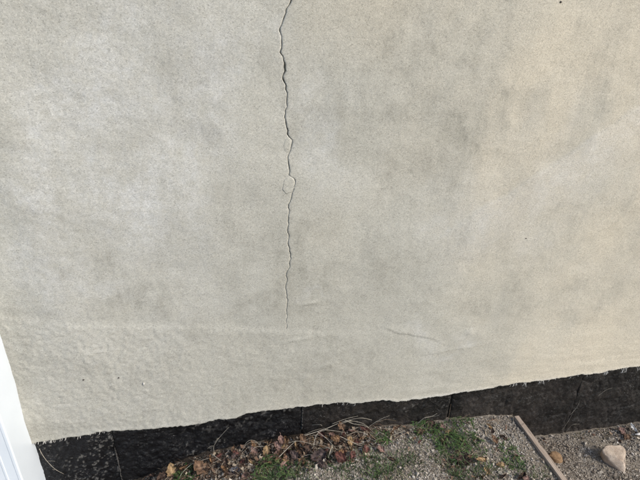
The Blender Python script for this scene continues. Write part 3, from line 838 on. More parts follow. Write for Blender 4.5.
LEAF = {
    'tan': mat_leaf('tan_leaf', (0.20, 0.13, 0.065), (0.38, 0.26, 0.14)),
    'orange': mat_leaf('rust_leaf', (0.12, 0.066, 0.032), (0.26, 0.150, 0.078)),
    'brown': mat_leaf('brown_leaf', (0.075, 0.045, 0.028), (0.20, 0.12, 0.070)),
    'darkbrown': mat_leaf('dark_leaf', (0.026, 0.017, 0.013), (0.085, 0.050, 0.034)),
    'red': mat_leaf('red_leaf', (0.055, 0.022, 0.018), (0.15, 0.060, 0.046)),
    'pink': mat_leaf('pinkish_leaf', (0.15, 0.088, 0.070), (0.30, 0.19, 0.155)),
    'plum': mat_leaf('plum_leaf', (0.040, 0.028, 0.026), (0.115, 0.080, 0.072)),
    'slate': mat_leaf('grey_leaf', (0.060, 0.062, 0.075), (0.12, 0.122, 0.14)),
    'cream': mat_leaf('cream_leaf', (0.34, 0.28, 0.20), (0.58, 0.51, 0.40)),
    'white': mat_leaf('papery_scrap', (0.55, 0.53, 0.50), (0.76, 0.75, 0.72)),
}
M_GREEN = [
    mat_green('grass_green', [(0, (0.028, 0.052, 0.018)), (0.5, (0.060, 0.108, 0.036)), (0.82, (0.11, 0.16, 0.056)), (1, (0.18, 0.155, 0.085))]),
    mat_green('weed_green', [(0, (0.026, 0.054, 0.018)), (0.5, (0.062, 0.118, 0.036)), (0.88, (0.12, 0.175, 0.058)), (1, (0.17, 0.16, 0.075))]),
    mat_green('dry_grass', [(0, (0.13, 0.105, 0.055)), (0.5, (0.22, 0.18, 0.10)), (0.8, (0.10, 0.105, 0.04)), (1, (0.30, 0.26, 0.17))])]

# ------------------------------------------------------------------ the wall
CR = np.array(CRACK); ED = np.array(EDGE)
SEAM_X = [-2.23, -1.63, -1.03, -0.434, 0.2365, 0.842, 1.434, 2.03, 2.63, 3.23]
X0, X1, ZTOP = -2.8, 3.8, 2.9
wall = empty('house_wall', (0.4, 0, -0.1))
wall_inv = Matrix.Translation((-0.4, 0, 0.1))
tag(wall, 'weathered beige stucco house wall with a long vertical crack above a black coated base', 'wall')
def wchild(o, parent=None):
    o.parent = parent or wall
    o.matrix_parent_inverse = Matrix.Identity(4) if parent else wall_inv
    return o

def edge_z(x):
    z = np.interp(x, ED[:, 0], ED[:, 1])
    return z+(fbm(x*28, x*0+2, 3, 5, 0.6)-0.5)*0.014+(vn(x*170, x*0+9, 5)-0.5)*0.004
def blobs(lst, x, z, s):
    wx = x+(fbm(x*8, z*6, s, 5, 0.6)-0.5)*0.36; wz = z+(fbm(x*8+40, z*6, s+2, 5, 0.6)-0.5)*0.36
    r = np.zeros_like(x)
    for (bx, bz, a, b) in lst:
        d = ((wx-bx)/(a*1.15))**2+((wz-bz)/(b*1.15))**2
        r = np.maximum(r, np.exp(-d*0.9))
    return r
def stucco_relief(x, z):
    """outward relief (metres, positive = towards the viewer)"""
    h = (fbm(x*1.7+3, z*1.7, 1, 3)-0.5)*0.020
    h = h+(fbm(x*6, z*9, 2, 3)-0.5)*0.0055                     # trowel waves
    h = h+(fbm(x*22, z*26, 4, 2)-0.5)*0.0011
    lapz = np.interp(x, [p[0] for p in LAP], [p[1] for p in LAP])+(fbm(x*30, x*0, 6, 3)-0.5)*0.008
    d = lapz-z                                                  # lower band: later, rougher coat
    band = sstep(-0.01, 0.02, d)
    left = sstep(0.5, -0.2, x)
    h = h+band*(0.0008+0.0020*sstep(0.62, 0.2, x))
    h = h-np.where(x < -0.48, 0.017*np.clip((-0.48-x)/0.18, 0, 1.15)**2*sstep(0.22, 0.42, z), 0)          # the coat turns in towards the post
    h = h+0.004*np.exp(-((x+0.50+0.10*(z-0.8))/0.07)**2)*sstep(0.3, 0.6, z)
    tro = sstep(0.34, 0.24, z-0.05*(x-0.8))*sstep(0.35, 0.8, x)
    h = h+tro*(fbm(x*7+z*9, z*30, 11, 4)-0.5)*0.0034                                   # trowel sweeps low on the right
    dg = z-(0.86+0.72*(x-0.72))                                                       # edge of a slanting skim patch
    sk = sstep(0.62, 0.78, x)*sstep(1.9, 1.3, x)
    h = h+sk*0.0036*sstep(0.008, -0.014, dg+(fbm(x*9, z*9, 3, 3)-0.5)*0.05)*sstep(-0.30, -0.03, dg)
    peel = (fbm(x*105, z*105, 8, 2)-0.5)*(0.0006+0.0017*band*sstep(0.9, -0.5, x)+0.0010*sstep(0.2, -0.6, x))
    h = h+peel
    # the short proud lap edge right of the crack
    lap = sstep(0.50, 0.54, x)*sstep(0.80, 0.66, x)
    h = h+lap*(0.0028*np.exp(-np.clip(-d, 0, 1)/0.035)*(d < 0))
    lap2 = sstep(0.62, 0.72, x)*sstep(1.05, 0.85, x)
    d2 = z-(0.345+0.06*(x-0.7)+(fbm(x*20, x*0+5, 6, 3)-0.5)*0.015)
    h = h+lap2*0.0012*np.exp(-np.clip(d2, 0, 1)/0.03)*(d2 > 0)
    # trowel burrs
    for (bx, bz, a, b, k) in ((0.253, 0.612, 0.025, 0.005, 0.0035), (0.22, 0.47, 0.05, 0.006, 0.0020), (0.85, 0.43, 0.015, 0.012, 0.003), (-0.45, 0.49, 0.09, 0.006, 0.0015), (0.30, 0.345, 0.05, 0.012, 0.003), (0.245, 0.30, 0.02, 0.015, 0.003)):
        h = h+0.85*k*np.exp(-((x-bx)/a)**2-((z-bz-0.1*(x-bx))/b)**2)
    return h

def build_stucco():
    xs = np.concatenate([np.arange(X0, -1.0, 0.05), np.arange(-1.0, 2.15, 0.0045), np.arange(2.15, X1+0.01, 0.05)])
    XC = 0.17
    xs = xs[np.abs(xs-XC) > 0.003]
    k = np.searchsorted(xs, XC)
    zt = np.concatenate([np.arange(0.14, 1.62, 0.0045), np.arange(1.62, ZTOP+0.01, 0.05)])
    crz = CR[::-1, 1]; crx = CR[::-1, 0]; crw = CR[::-1, 2]*0.00084
    jag = (np.interp(zt, np.arange(0, 3, 0.009), rng.random(334))-0.5)*0.0045+(np.interp(zt, np.arange(0, 3, 0.026), rng.random(116))-0.5)*0.003
    cx = np.interp(zt, crz, crx)+jag*(zt > 0.5)
    top = zt > CR[0, 1]
    cx = np.where(top, CR[0, 0]+(fbm(zt*14, zt*0+3, 9, 4)-fbm(np.full_like(zt, CR[0, 1]*14), zt*0+3, 9, 4))*0.07+jag, cx)
    cw = np.where(zt < crz[0], 0.00003, np.interp(zt, crz, crw))*(0.45+1.1*vn(zt*110, zt*0, 11))
    cols = len(xs)+4
    Z = np.repeat(zt[:, None], cols, 1)
    base = np.concatenate([xs[:k], [XC]*4, xs[k:]])
    fall = np.exp(-((base-XC)/0.10)**2)
    X = base[None, :]+(cx-XC)[:, None]*fall[None, :]
    openk = sstep(0.0002, 0.0006, cw)                     # below the tip the coat is whole again
    hw = np.where(openk > 0.01, cw/2, 0.0015)
    for j, s in ((0, -1), (1, -0.9), (2, 0.9), (3, 1)):
        X[:, k+j] = cx+s*hw
    # ragged lower edge
    ez = edge_z(X[0, :])
    lift = (ez-0.14)[None, :]
    Z = Z+lift*np.clip(1-(Z-0.14)/0.10, 0, 1)
    H = stucco_relief(X, Z)
    dist = Z-ez[None, :]
    H = H+0.0015*np.exp(-((dist-0.005)/0.008)**2)*(0.4+fbm(X*20, Z*20, 12, 2))   # squeezed lip
    H = H-0.004*np.exp(-(dist/0.0025)**2)
    # rounded crack lips
    dx = np.abs(X-cx[:, None])
    H = H-(hw*openk)[:, None]*0.35*np.exp(-dx/0.002)
    H = H+0.0004*sstep(0.0, 0.01, X-cx[:, None])*np.exp(-np.clip(X-cx[:, None], 0, 9)/0.05)*openk[:, None]
    Y = -H
    deep = np.clip(cw*9, 0.0, 0.018)*openk
    Y[:, k+1] = Y[:, k]+deep; Y[:, k+2] = Y[:, k+3]+deep
    # attributes
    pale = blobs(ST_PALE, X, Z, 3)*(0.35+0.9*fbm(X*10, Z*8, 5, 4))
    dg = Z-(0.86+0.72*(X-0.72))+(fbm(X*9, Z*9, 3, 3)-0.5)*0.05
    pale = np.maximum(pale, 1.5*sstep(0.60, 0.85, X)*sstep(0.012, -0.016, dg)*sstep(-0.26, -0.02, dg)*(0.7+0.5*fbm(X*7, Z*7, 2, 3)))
    pale = np.clip(pale+0.55*sstep(0.45, -0.35, X+(fbm(X*4, Z*3, 12, 4)-0.5)*0.9)*(0.3+0.9*fbm(X*9, Z*6, 15, 4)), 0, 1.5)  # cool light over the left part, painted in as pale tone
    stain_shade = 0.85*blobs(ST_DARK, X, Z, 6)*(0.05+1.3*fbm(X*14, Z*9, 7, 5))
    stain_shade = stain_shade+0.36*sstep(0.48, 0.74, fbm(X*16, Z*3.2, 10, 5))*sstep(0.3, 1.2, Z)*sstep(0.2, 0.7, X)  # run marks
    stain_shade = stain_shade+0.30*sstep(0.52, 0.72, fbm(X*9, Z*11, 13, 5))
    stain_shade = stain_shade+0.5*np.exp(-np.clip(X-cx[:, None], 0, 9)/0.022)*(X > cx[:, None])*openk[:, None]*fbm(X*30, Z*12, 6, 3)*sstep(0.5, 1.0, Z)  # dirt and dark shadow along the crack's right side, painted in
    stain_shade = np.clip(stain_shade, 0, 1)
    splash_shade = sstep(0.95, 0.25, Z+(fbm(X*5, Z*4, 8, 4)-0.5)*0.7)*sstep(1.1, 0.2, X+(fbm(X*3, Z*3, 1, 3)-0.5)*0.6)
    stain_shade = np.clip(stain_shade+0.62*splash_shade*(0.55+0.9*(fbm(X*13, Z*11, 3, 4)-0.25)), 0, 1)                       # dimmer light low on the left, painted in as a darker tone
    warm_light = sstep(0.50, 1.60, X+0.40*(Z-0.3)+(fbm(X*3.5, Z*2.5, 9, 5)-0.5)*1.0)  # warmer, brighter light towards the upper right, painted in as ochre
    och = 0.95*warm_light+0.45*np.exp(-np.clip(dist, 0, 9)/0.12)*sstep(-0.1, 0.9, X+(fbm(X*4, Z*4, 5, 3)-0.5)*0.6)
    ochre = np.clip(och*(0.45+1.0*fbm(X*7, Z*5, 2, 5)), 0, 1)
    edge = np.exp(-(np.clip(dist, 0, 1)/(0.003+0.012*np.clip(fbm(X*9, X*0, 4, 3)-0.25, 0, 1)*sstep(-0.2, 0.5, X)))**1.5)*(0.25+0.75*sstep(0.0, 0.45, X))
    # the thickness of the coat at the bottom edge
    nb = 3
    bx = np.repeat(X[:1], nb, 0); bz = np.repeat(Z[:1], nb, 0); by = np.repeat(Y[:1], nb, 0)
    for i, (oy, oz) in enumerate(((0.030, 0.004), (0.012, 0.002), (0.003, -0.001))):
        by[i] = Y[0]+oy; bz[i] = Z[0]+oz+(vn(X[0]*200, X[0]*0+i, 2)-0.5)*0.002
    V = np.stack([np.vstack([bx, X]), np.vstack([by, Y]), np.vstack([bz, Z])], -1).reshape(-1, 3)
    ext = lambda a: np.vstack([np.repeat(a[:1], nb, 0), a])
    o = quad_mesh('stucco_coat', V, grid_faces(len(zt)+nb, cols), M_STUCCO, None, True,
                  {'pale': ext(pale), 'stain_shade': ext(stain_shade), 'ochre': ext(ochre), 'edge': ext(edge)})
    return wchild(o)
stucco = build_stucco()
box_v = lambda x0, x1, y0, y1, z0, z1: ([(x0, y0, z0), (x1, y0, z0), (x1, y1, z0), (x0, y1, z0), (x0, y0, z1), (x1, y0, z1), (x1, y1, z1), (x0, y1, z1)],
                                        [(0, 3, 2, 1), (4, 5, 6, 7), (0, 1, 5, 4), (1, 2, 6, 5), (2, 3, 7, 6), (3, 0, 4, 7)])
wchild(mesh_obj('wall_core', *box_v(X0, X1, 0.034, 0.25, -0.6, ZTOP+0.02), M_CORE, smooth=False))

# loose plaster flakes on the crack
def flake(pts, out, tilt):
    P = np.array(pts); c = P.mean(0); n = len(P)
    h0 = float(stucco_relief(np.array([c[0]]), np.array([c[1]]))[0])
    V = []; F = []
    rings = ((1.0, 0.006), (1.0, -out*0.6), (0.93, -out), (0.5, -out*1.15))
    fine = []
    for i in range(n):
        for t in (0, 0.5):
            q = P[i]*(1-t)+P[(i+1) % n]*t
            fine.append(q+np.array([math.sin(i*5.1+t*9), math.cos(i*3.7+t*4)])*0.0008)
    m = len(fine)
    for s, y in rings:
        for q in fine:
            p = c+(q-c)*s
            V.append((p[0], y-h0-tilt*(p[1]-c[1]), p[1]))
    V.append((c[0], -out*1.1-h0, c[1]))
    for r in range(len(rings)-1):
        for i in range(m):
            F.append((r*m+i, r*m+(i+1) % m, (r+1)*m+(i+1) % m, (r+1)*m+i))
    for i in range(m): F.append((3*m+i, 3*m+(i+1) % m, len(V)-1))
    return wchild(mesh_obj('plaster_flake', V, F, M_STUCCO), stucco)
flake(FLAKE1, 0.0007, 0.03); flake(FLAKE2, 0.0007, -0.02)

# small chip and specks on the stucco
def lump(name, c, s, mat, seed, parent, squash=(1, 1, 1)):
    bm = bmesh.new(); bmesh.ops.create_icosphere(bm, subdivisions=2, radius=1)
    r = random.Random(seed)
    for v in bm.verts:
        k = 1+r.uniform(-0.25, 0.25); v.co = Vector((v.co.x*s*squash[0]*k, v.co.y*s*squash[1]*k, v.co.z*s*squash[2]*k))+Vector(c)
    me = bpy.data.meshes.new(name); bm.to_mesh(me); bm.free(); me.materials.append(mat)
    me.polygons.foreach_set('use_smooth', [True]*len(me.polygons))
    return wchild(bpy.data.objects.new(name, me) if False else link(bpy.data.objects.new(name, me)), parent)
def relief_y(p): return -float(stucco_relief(np.array([p[0]]), np.array([p[2]]))[0])
lump('plaster_chip', (CHIP[0], relief_y(CHIP)-0.002, CHIP[2]), 0.0036, M_CHIP, 3, stucco, (0.7, 0.9, 1.5))
for i, p in enumerate(SPECKS):
    lump('nail_head', (p[0], relief_y(p)-0.0004, p[2]), (0.0032, 0.0028, 0.0022, 0.0032)[i], M_NAIL, 20+i, stucco, (1, 0.5, 0.8))

# ground levels
GX = [-3, -1, -.5, -.38, -.28, -.18, -.09, .23, .5, .85, 1.12, 1.17]
GZ = [-.2, -.19, -.17, -.125, -.075, -.045, -.02, 0, -.008, -.022, -.042, -.045]
BX = 1.148
def board_x(y): return BX-0.030*(y+0.17)
def ground_z(x, y):
    x = np.asarray(x, float); y = np.asarray(y, float)
    l = np.interp(x, GX, GZ)
    l = l*sstep(-3.0, -0.6, y)-0.02*(1-sstep(-3.0, -0.6, y))
    far = sstep(-4.0, -1.0, y)
    r = -0.205*far-0.03*(1-far)
    st = sstep(-0.004, 0.004, x-board_x(y))*far+sstep(-1, 1, x-board_x(y))*(1-far)
    n = (fbm(x*9+50, y*9+50, 3, 4)-0.5)*0.018+(fbm(x*40+50, y*40+50, 6, 2)-0.5)*0.005
    return l*(1-st)+r*st+n
# black coated base, board by board
FZ0 = -0.42
def panel(xa, xb, seed):
    fine = xb > -1.1 and xa < 2.1
    ga = 0.006 if abs(xa-0.842) < 0.01 else 0.0015; gb = 0.006 if abs(xb-0.842) < 0.01 else 0.0015
    d = 0.004 if fine else 0.02
    xs = np.linspace(xa+(0.0016 if ga > 0.003 else 0.0003), xb-(0.0016 if gb > 0.003 else 0.0003), int((xb-xa)/d)); zs = np.arange(FZ0, 0.185, 0.004 if fine else 0.02)
    X, Z = np.meshgrid(xs, zs)
    lefty = sstep(0.45, -0.05, X)                               # thick lumpy coat on the left, thinner on the right
    h = (fbm(X*9, Z*9, seed, 3)-0.5)*0.006
    lum = fbm(X*48, Z*48, seed+2, 3)
    h = h+lefty*((lum-0.5)*0.006+(fbm(X*110, Z*110, seed+5, 2)-0.5)*0.006*(0.4+1.2*fbm(X*12, Z*12, seed+1, 2)))+(1-lefty)*((fbm(X*26, Z*20, seed+3, 5, 0.6)-0.5)*0.010+(fbm(X*90, Z*60, seed+6, 3)-0.5)*0.005)
    cre = np.abs(fbm(X*5, Z*4, seed+4, 3)-0.5)
    h = h+(1-lefty)*0.004*np.exp(-cre/0.012)*-1
    e = np.minimum(X-xs[0], xs[-1]-X)
    h = h-np.where(X-xs[0] < xs[-1]-X, ga, gb)*np.exp(-(e/0.005)**2)
    Y = 0.013-h
    V = np.stack([X, Y, Z], -1)
    # returns along both vertical sides
    L_ = V[:, :1].copy(); L_[..., 1] += 0.02; R_ = V[:, -1:].copy(); R_[..., 1] += 0.02
    V = np.concatenate([L_, V, R_], 1); nr, nc = V.shape[:2]
    X = V[..., 0]; Z = V[..., 2]
    dusty = np.clip(sstep(0.12, 0.55, X+(fbm(X*6, Z*6, seed, 3)-0.5)*0.5), 0, 1)
    ez = np.interp(X, ED[:, 0], ED[:, 1])
    spl = np.clip(sstep(0.70, 0.77, fbm(X*110, Z*110, seed+5, 2))*sstep(0.48, 0.66, fbm(X*9, Z*11, seed+6, 3))*(0.10+0.32*lefty[:, :1].mean()), 0, 1)
    spl = spl+0.6*sstep(0.64, 0.72, fbm(X*100, Z*60, seed+7, 3))*np.exp(-np.clip(ez-Z, 0, 1)/0.035)*sstep(0.35, 0.1, np.abs(X+0.0))
    gzz = ground_z(X, np.full_like(X, -0.02))
    mud = np.exp(-np.clip(Z-gzz, 0, 9)/(0.012+0.05*fbm(X*14, X*0+3, seed, 4)))*(0.35+0.9*fbm(X*40, Z*40, seed+8, 4))
    mud = np.clip(mud*(0.25+0.75*dusty)+0.30*sstep(0.52, 0.70, fbm(X*5, Z*12, seed+9, 5, 0.65))*dusty, 0, 1)
    o = quad_mesh('foundation_board', V.reshape(-1, 3), grid_faces(nr, nc), M_TAR, None, True, {'mud': mud, 'dusty': dusty, 'splash_shade': np.clip(spl, 0, 1)})
    return wchild(o)
for i in range(len(SEAM_X)-1): panel(SEAM_X[i], SEAM_X[i+1], i)
# mortar smeared in two of the joints
def joint(x, z0, z1, w, seed):
    n = 40; r = random.Random(seed); V = []; F = []
    for i in range(n+1):
        z = z0+(z1-z0)*i/n; cx = x+r.uniform(-0.0012, 0.0012); hw = w*r.uniform(0.05, 1.0)
        for s, y in ((-1, 0.018), (-0.6, 0.0095), (0, 0.006+r.uniform(0, 0.003)), (0.6, 0.0095), (1, 0.018)):
            V.append((cx+s*hw, y, z))
    for i in range(n):
        for k in range(4): F.append((i*5+k, i*5+k+1, i*5+k+6, i*5+k+5))
    wchild(mesh_obj('joint_mortar', V, F, M_GROUT))
joint(0.2365, 0.03, 0.152, 0.0045, 1); joint(-0.434, -0.12, 0.06, 0.004, 2)

# frayed reinforcing mesh at the lower stucco edge
def fringe():
    r = random.Random(11); V = []; F = []
    spans = [(-0.67, -0.56, 16, 0.004), (-0.54, -0.44, 8, 0.003), (1.08, 1.11, 7, 0.012), (1.14, 1.16, 6, 0.018), (1.20, 1.23, 7, 0.015), (1.25, 1.46, 5, 0.006), (1.49, 1.53, 8, 0.012), (1.59, 1.62, 7, 0.015), (1.67, 1.73, 9, 0.012), (0.30, 0.48, 6, 0.006), (1.74, 2.1, 30, 0.014)]
    for (a, b, n, ln) in spans:
        for i in range(n):
            x = r.uniform(a, b); z = float(edge_z(np.array([x]))[0])+0.002
            l = ln*r.uniform(0.4, 1.5); s = r.uniform(-1.1, 0.3)*l
            p = [(x, -0.001+r.uniform(0, 0.008), z+0.002), (x+s*0.4, -0.004-r.uniform(0, 0.004), z-l*0.5), (x+s, -0.003-r.uniform(0, 0.006), z-l)]
            v, f = tube(p, r.uniform(0.0004, 0.0008), 4, 3, 0.6); k = len(V)
            V += v; F += [tuple(q+k for q in t) for t in f]
    o = wchild(mesh_obj('frayed_mesh_fibres', V, F, M_FIBRE), stucco); o['kind'] = 'stuff'
fringe()

# ------------------------------------------------------------------ white post at the left
def post():
    root = empty('white_post', (-0.74, -0.06, -0.25))
    tag(root, 'smooth white ribbed post standing against the stucco at the left edge', 'post')
    inv = Matrix.Translation((0.74, 0.06, 0.25))
    # plan section, anticlockwise from the wall on the right side
    S = [(-0.682, 0.030), (-0.682, -0.107)]
    for a in range(0, 91, 15):
        S.append((-0.6865+0.0045*math.cos(R(-a)), -0.1085+0.0045*math.sin(R(-a))))
    S += [(-0.692, -0.113), (-0.694, -0.1116), (-0.719, -0.1116), (-0.721, -0.113), (-0.726, -0.113), (-0.728, -0.1116), (-0.760, -0.1116), (-0.762, -0.113), (-0.795, -0.113), (-0.80, -0.108), (-0.80, 0.030)]
    n = len(S); V = []; F = []
    for z in (-0.3, 2.6):
        for x, y in S: V.append((x, y, z))
    for i in range(n): F.append(((i+1) % n, i, n+i, n+(i+1) % n))
    F.append(tuple(range(n, 2*n))[::-1])
    o = mesh_obj('post_body', V, F, M_WHITE, root, smooth=False); o.matrix_parent_inverse = inv
    # cover strip and foot
    v, f = box_v(-0.806, -0.6795, -0.119, 0.008, -0.30, -0.17)
    o = mesh_obj('post_foot', v, f, M_WHITE, root, smooth=False); o.matrix_parent_inverse = inv
    return root
post()

# ------------------------------------------------------------------ ground
def litter(x, y):
    '''how much leaf litter lies here, 0..1'''
    w = np.interp(x, [-0.6, -0.42, -0.25, 0.0, 0.2, 0.5, 0.62, 0.8, 1.1], [0.5, 0.8, 0.9, 0.8, 1.0, 0.9, 0.35, 0.15, 0.1])
    dd = np.interp(x, [-0.6, -0.2, 0.15, 0.45, 0.7, 1.1], [0.20, 0.16, 0.14, 0.11, 0.05, 0.03])
    k = w*sstep(1.25, 0.75, -y/dd+(fbm(x*14, y*14, 4, 3)-0.5)*0.9)
    k = np.maximum(k, 0.9*np.exp(-((x-0.80)/0.07)**2-((y+0.19)/0.06)**2))
    k = np.maximum(k, 0.6*np.exp(-((x-1.75)/0.12)**2-((y+0.02)/0.05)**2))
    return k*(np.abs(x-board_x(y)) > 0.02)
def build_ground():
    xs = np.concatenate([-np.geomspace(1.0, 60, 26)[::-1], np.arange(-0.98, BX-0.006, 0.012), [BX-0.0045, BX+0.0045], np.arange(BX+0.012, 2.3, 0.012), np.geomspace(2.32, 60, 26)])
    ys = np.concatenate([-np.geomspace(1.2, 80, 30)[::-1], np.arange(-1.19, 0.02, 0.012), [0.03, 0.05]])
    X, Y = np.meshgrid(xs, ys)
    X = X+(board_x(Y)-BX)*np.exp(-((X-BX)/0.1)**2)*(Y > -1.3)
    V = np.stack([X, Y, ground_z(X, Y)], -1).reshape(-1, 3)
    o = quad_mesh('ground', V, grid_faces(len(ys), len(xs)), M_SOIL, attrs={'humus': litter(X, Y)}); o['kind'] = 'structure'
    return o
build_ground()

def build_gravel():
    g = np.random.default_rng(5); n = 112000
    # three sizes of angular grains
    x = g.uniform(-0.55, 2.1, n); y = g.uniform(-0.52, 0.004, n)
    keep = np.abs(x-board_x(y)) > 0.015
    # thinner under the leaf litter at the wall and in soil patches
    soil = fbm(x*6, y*6, 9, 3)
    keep &= g.random(n) > sstep(0.52, 0.70, soil)*0.75
    keep &= g.random(n) > litter(x, y)*0.85
    x, y = x[keep], y[keep]; n = len(x)
    s = np.clip(g.lognormal(math.log(0.0020), 0.45, n), 0.0010, 0.0085)
    base = np.array([(1, 0, 0), (-1, 0, 0), (0, 1, 0), (0, -1, 0), (0, 0, 1), (0, 0, -1)], float)
    cube = np.array([(a, b, c) for a in (-1, 1) for b in (-1, 1) for c in (-1, 1)], float)*0.72
    tri = np.array([(0, 1, 3), (0, 3, 2), (4, 6, 7), (4, 7, 5), (0, 4, 5), (0, 5, 1), (2, 3, 7), (2, 7, 6), (0, 2, 6), (0, 6, 4), (1, 5, 7), (1, 7, 3)])
    P = cube[None]*g.uniform(0.55, 1.25, (n, 8, 3))*np.stack([g.uniform(0.8, 1.4, n), g.uniform(0.7, 1.2, n), g.uniform(0.55, 0.95, n)], -1)[:, None, :]
    q = g.normal(size=(n, 4)); q /= np.linalg.norm(q, axis=1)[:, None]
    w, a, b, c = q.T
    RM = np.stack([np.stack([1-2*(b*b+c*c), 2*(a*b-c*w), 2*(a*c+b*w)], -1), np.stack([2*(a*b+c*w), 1-2*(a*a+c*c), 2*(b*c-a*w)], -1), np.stack([2*(a*c-b*w), 2*(b*c+a*w), 1-2*(a*a+b*b)], -1)], 1)
    P = np.einsum('nij,nkj->nki', RM, P)*s[:, None, None]
    z = ground_z(x, y)+s*g.uniform(-0.1, 0.75, n)
    P += np.stack([x, y, z], -1)[:, None, :]
    F = (tri[None]+(np.arange(n)*8)[:, None, None]).reshape(-1, 3)
    o = quad_mesh('gravel', P.reshape(-1, 3), F, M_GRAVEL, None, False)
    tag(o, 'loose grey and tan gravel grit covering the ground along the wall', 'gravel', kind='stuff')
build_gravel()

# ------------------------------------------------------------------ edging board
def board():
    (ax, ay, az), (bx, by, bz), (cx, cy, cz), (dx, dy, dz) = BOARD
    n = 60; V = []; F = []; r = random.Random(2)
    t2 = 0.0105
    for i in range(n+1):
        y = -0.012-1.5*i/n; x = float(board_x(y))
        zt = -0.028+0.0004*math.sin(i*0.9)+r.uniform(-0.0003, 0.0003); w = t2*(1+r.uniform(-0.03, 0.03))
        for px, pz in ((-w, -0.26), (-w, zt-0.0008), (-w+0.0008, zt), (w-0.0008, zt+0.0004), (w, zt-0.0008), (w, -0.26)):
            V.append((x+px, y, pz))
    for i in range(n):
        for k in range(5): F.append((i*6+k, i*6+k+1, i*6+k+7, i*6+k+6))
    F.append((0, 1, 2, 3, 4, 5)[::-1]); F.append(tuple(n*6+k for k in range(6)))
    o = mesh_obj('edging_board', V, F, M_WOOD, smooth=False)
    o.data.transform(Matrix.Translation((-BX, 0.05, 0.2))); o.location = (BX, -0.05, -0.2)
    tag(o, 'weathered narrow wooden edging board running out from the wall between two gravel levels', 'board')
M_WOOD = mat_wood()
board()

# ------------------------------------------------------------------ stones
def stone(name, loc, pts, mat, label, seed, sub=3, amp=0.003):
    bm = bmesh.new()
    for p in pts: bm.verts.new(p)
    res = bmesh.ops.convex_hull(bm, input=bm.verts)
    bmesh.ops.delete(bm, geom=[e for e in res['geom_interior'] if isinstance(e, bmesh.types.BMVert)], context='VERTS')
    bmesh.ops.bevel(bm, geom=list(bm.edges), offset=0.005, segments=3, profile=0.6, affect='EDGES')
    bmesh.ops.triangulate(bm, faces=bm.faces)
    for _ in range(2): bmesh.ops.subdivide_edges(bm, edges=[e for e in bm.edges if e.calc_length() > 0.006], cuts=1)
    bmesh.ops.triangulate(bm, faces=bm.faces)
    bm.normal_update()
    for v in bm.verts:
        c = v.co
        k = float(fbm(np.array([c.x*55+seed+c.z*30]), np.array([c.y*55+c.z*40]), seed, 3)[0])-0.5
        v.co = c+v.normal*k*amp*2
    me = bpy.data.meshes.new(name); bm.to_mesh(me); bm.free(); me.materials.append(mat)
    me.polygons.foreach_set('use_smooth', [True]*len(me.polygons))
    me.transform(Matrix.Scale(0.86, 4, (0, 0, 1)))
    o = link(bpy.data.objects.new(name, me)); o.location = loc
    return tag(o, label, 'stone', 'loose stones on the lower gravel')
M_ST1 = mat_stone('limestone', (0.31, 0.235, 0.175), (0.53, 0.445, 0.355)); M_ST2 = mat_stone('ochre_stone', (0.12, 0.075, 0.04), (0.30, 0.19, 0.105), 40)
def gl(x, y, dz=0): return (x, y, float(ground_z(x, y))+dz)
stone('pale_stone', gl(STONE[0]+0.026, STONE[1]+0.020, -0.004),
      [(-0.055, 0.030, 0.062), (-0.020, 0.046, 0.068), (0.050, 0.040, 0.062), (0.056, 0.020, 0.058), (0.012, -0.026, 0.058), (-0.052, 0.014, 0.054),
       (-0.042, 0.010, 0.0), (-0.004, -0.052, 0.0), (0.008, -0.054, 0.004), (0.050, 0.0, 0.004), (0.040, 0.045, 0.0), (-0.035, 0.045, 0.0)],
      M_ST1, 'angular pale tan stone with a flat top on the lower gravel', 3)
stone('brown_stone', gl(STONE2[0], STONE2[1]+0.02, -0.004),
      [(-0.030, 0.012, 0.030), (-0.010, 0.024, 0.038), (0.018, 0.018, 0.036), (0.032, 0.004, 0.024), (0.016, -0.018, 0.026), (-0.012, -0.014, 0.032),
       (-0.030, 0.0, 0.0), (0.0, -0.026, 0.0), (0.026, -0.016, 0.0), (0.030, 0.014, 0.0), (0.0, 0.03, 0.0)],
      M_ST2, 'small rounded ochre brown stone beside the edging board', 8, amp=0.003)
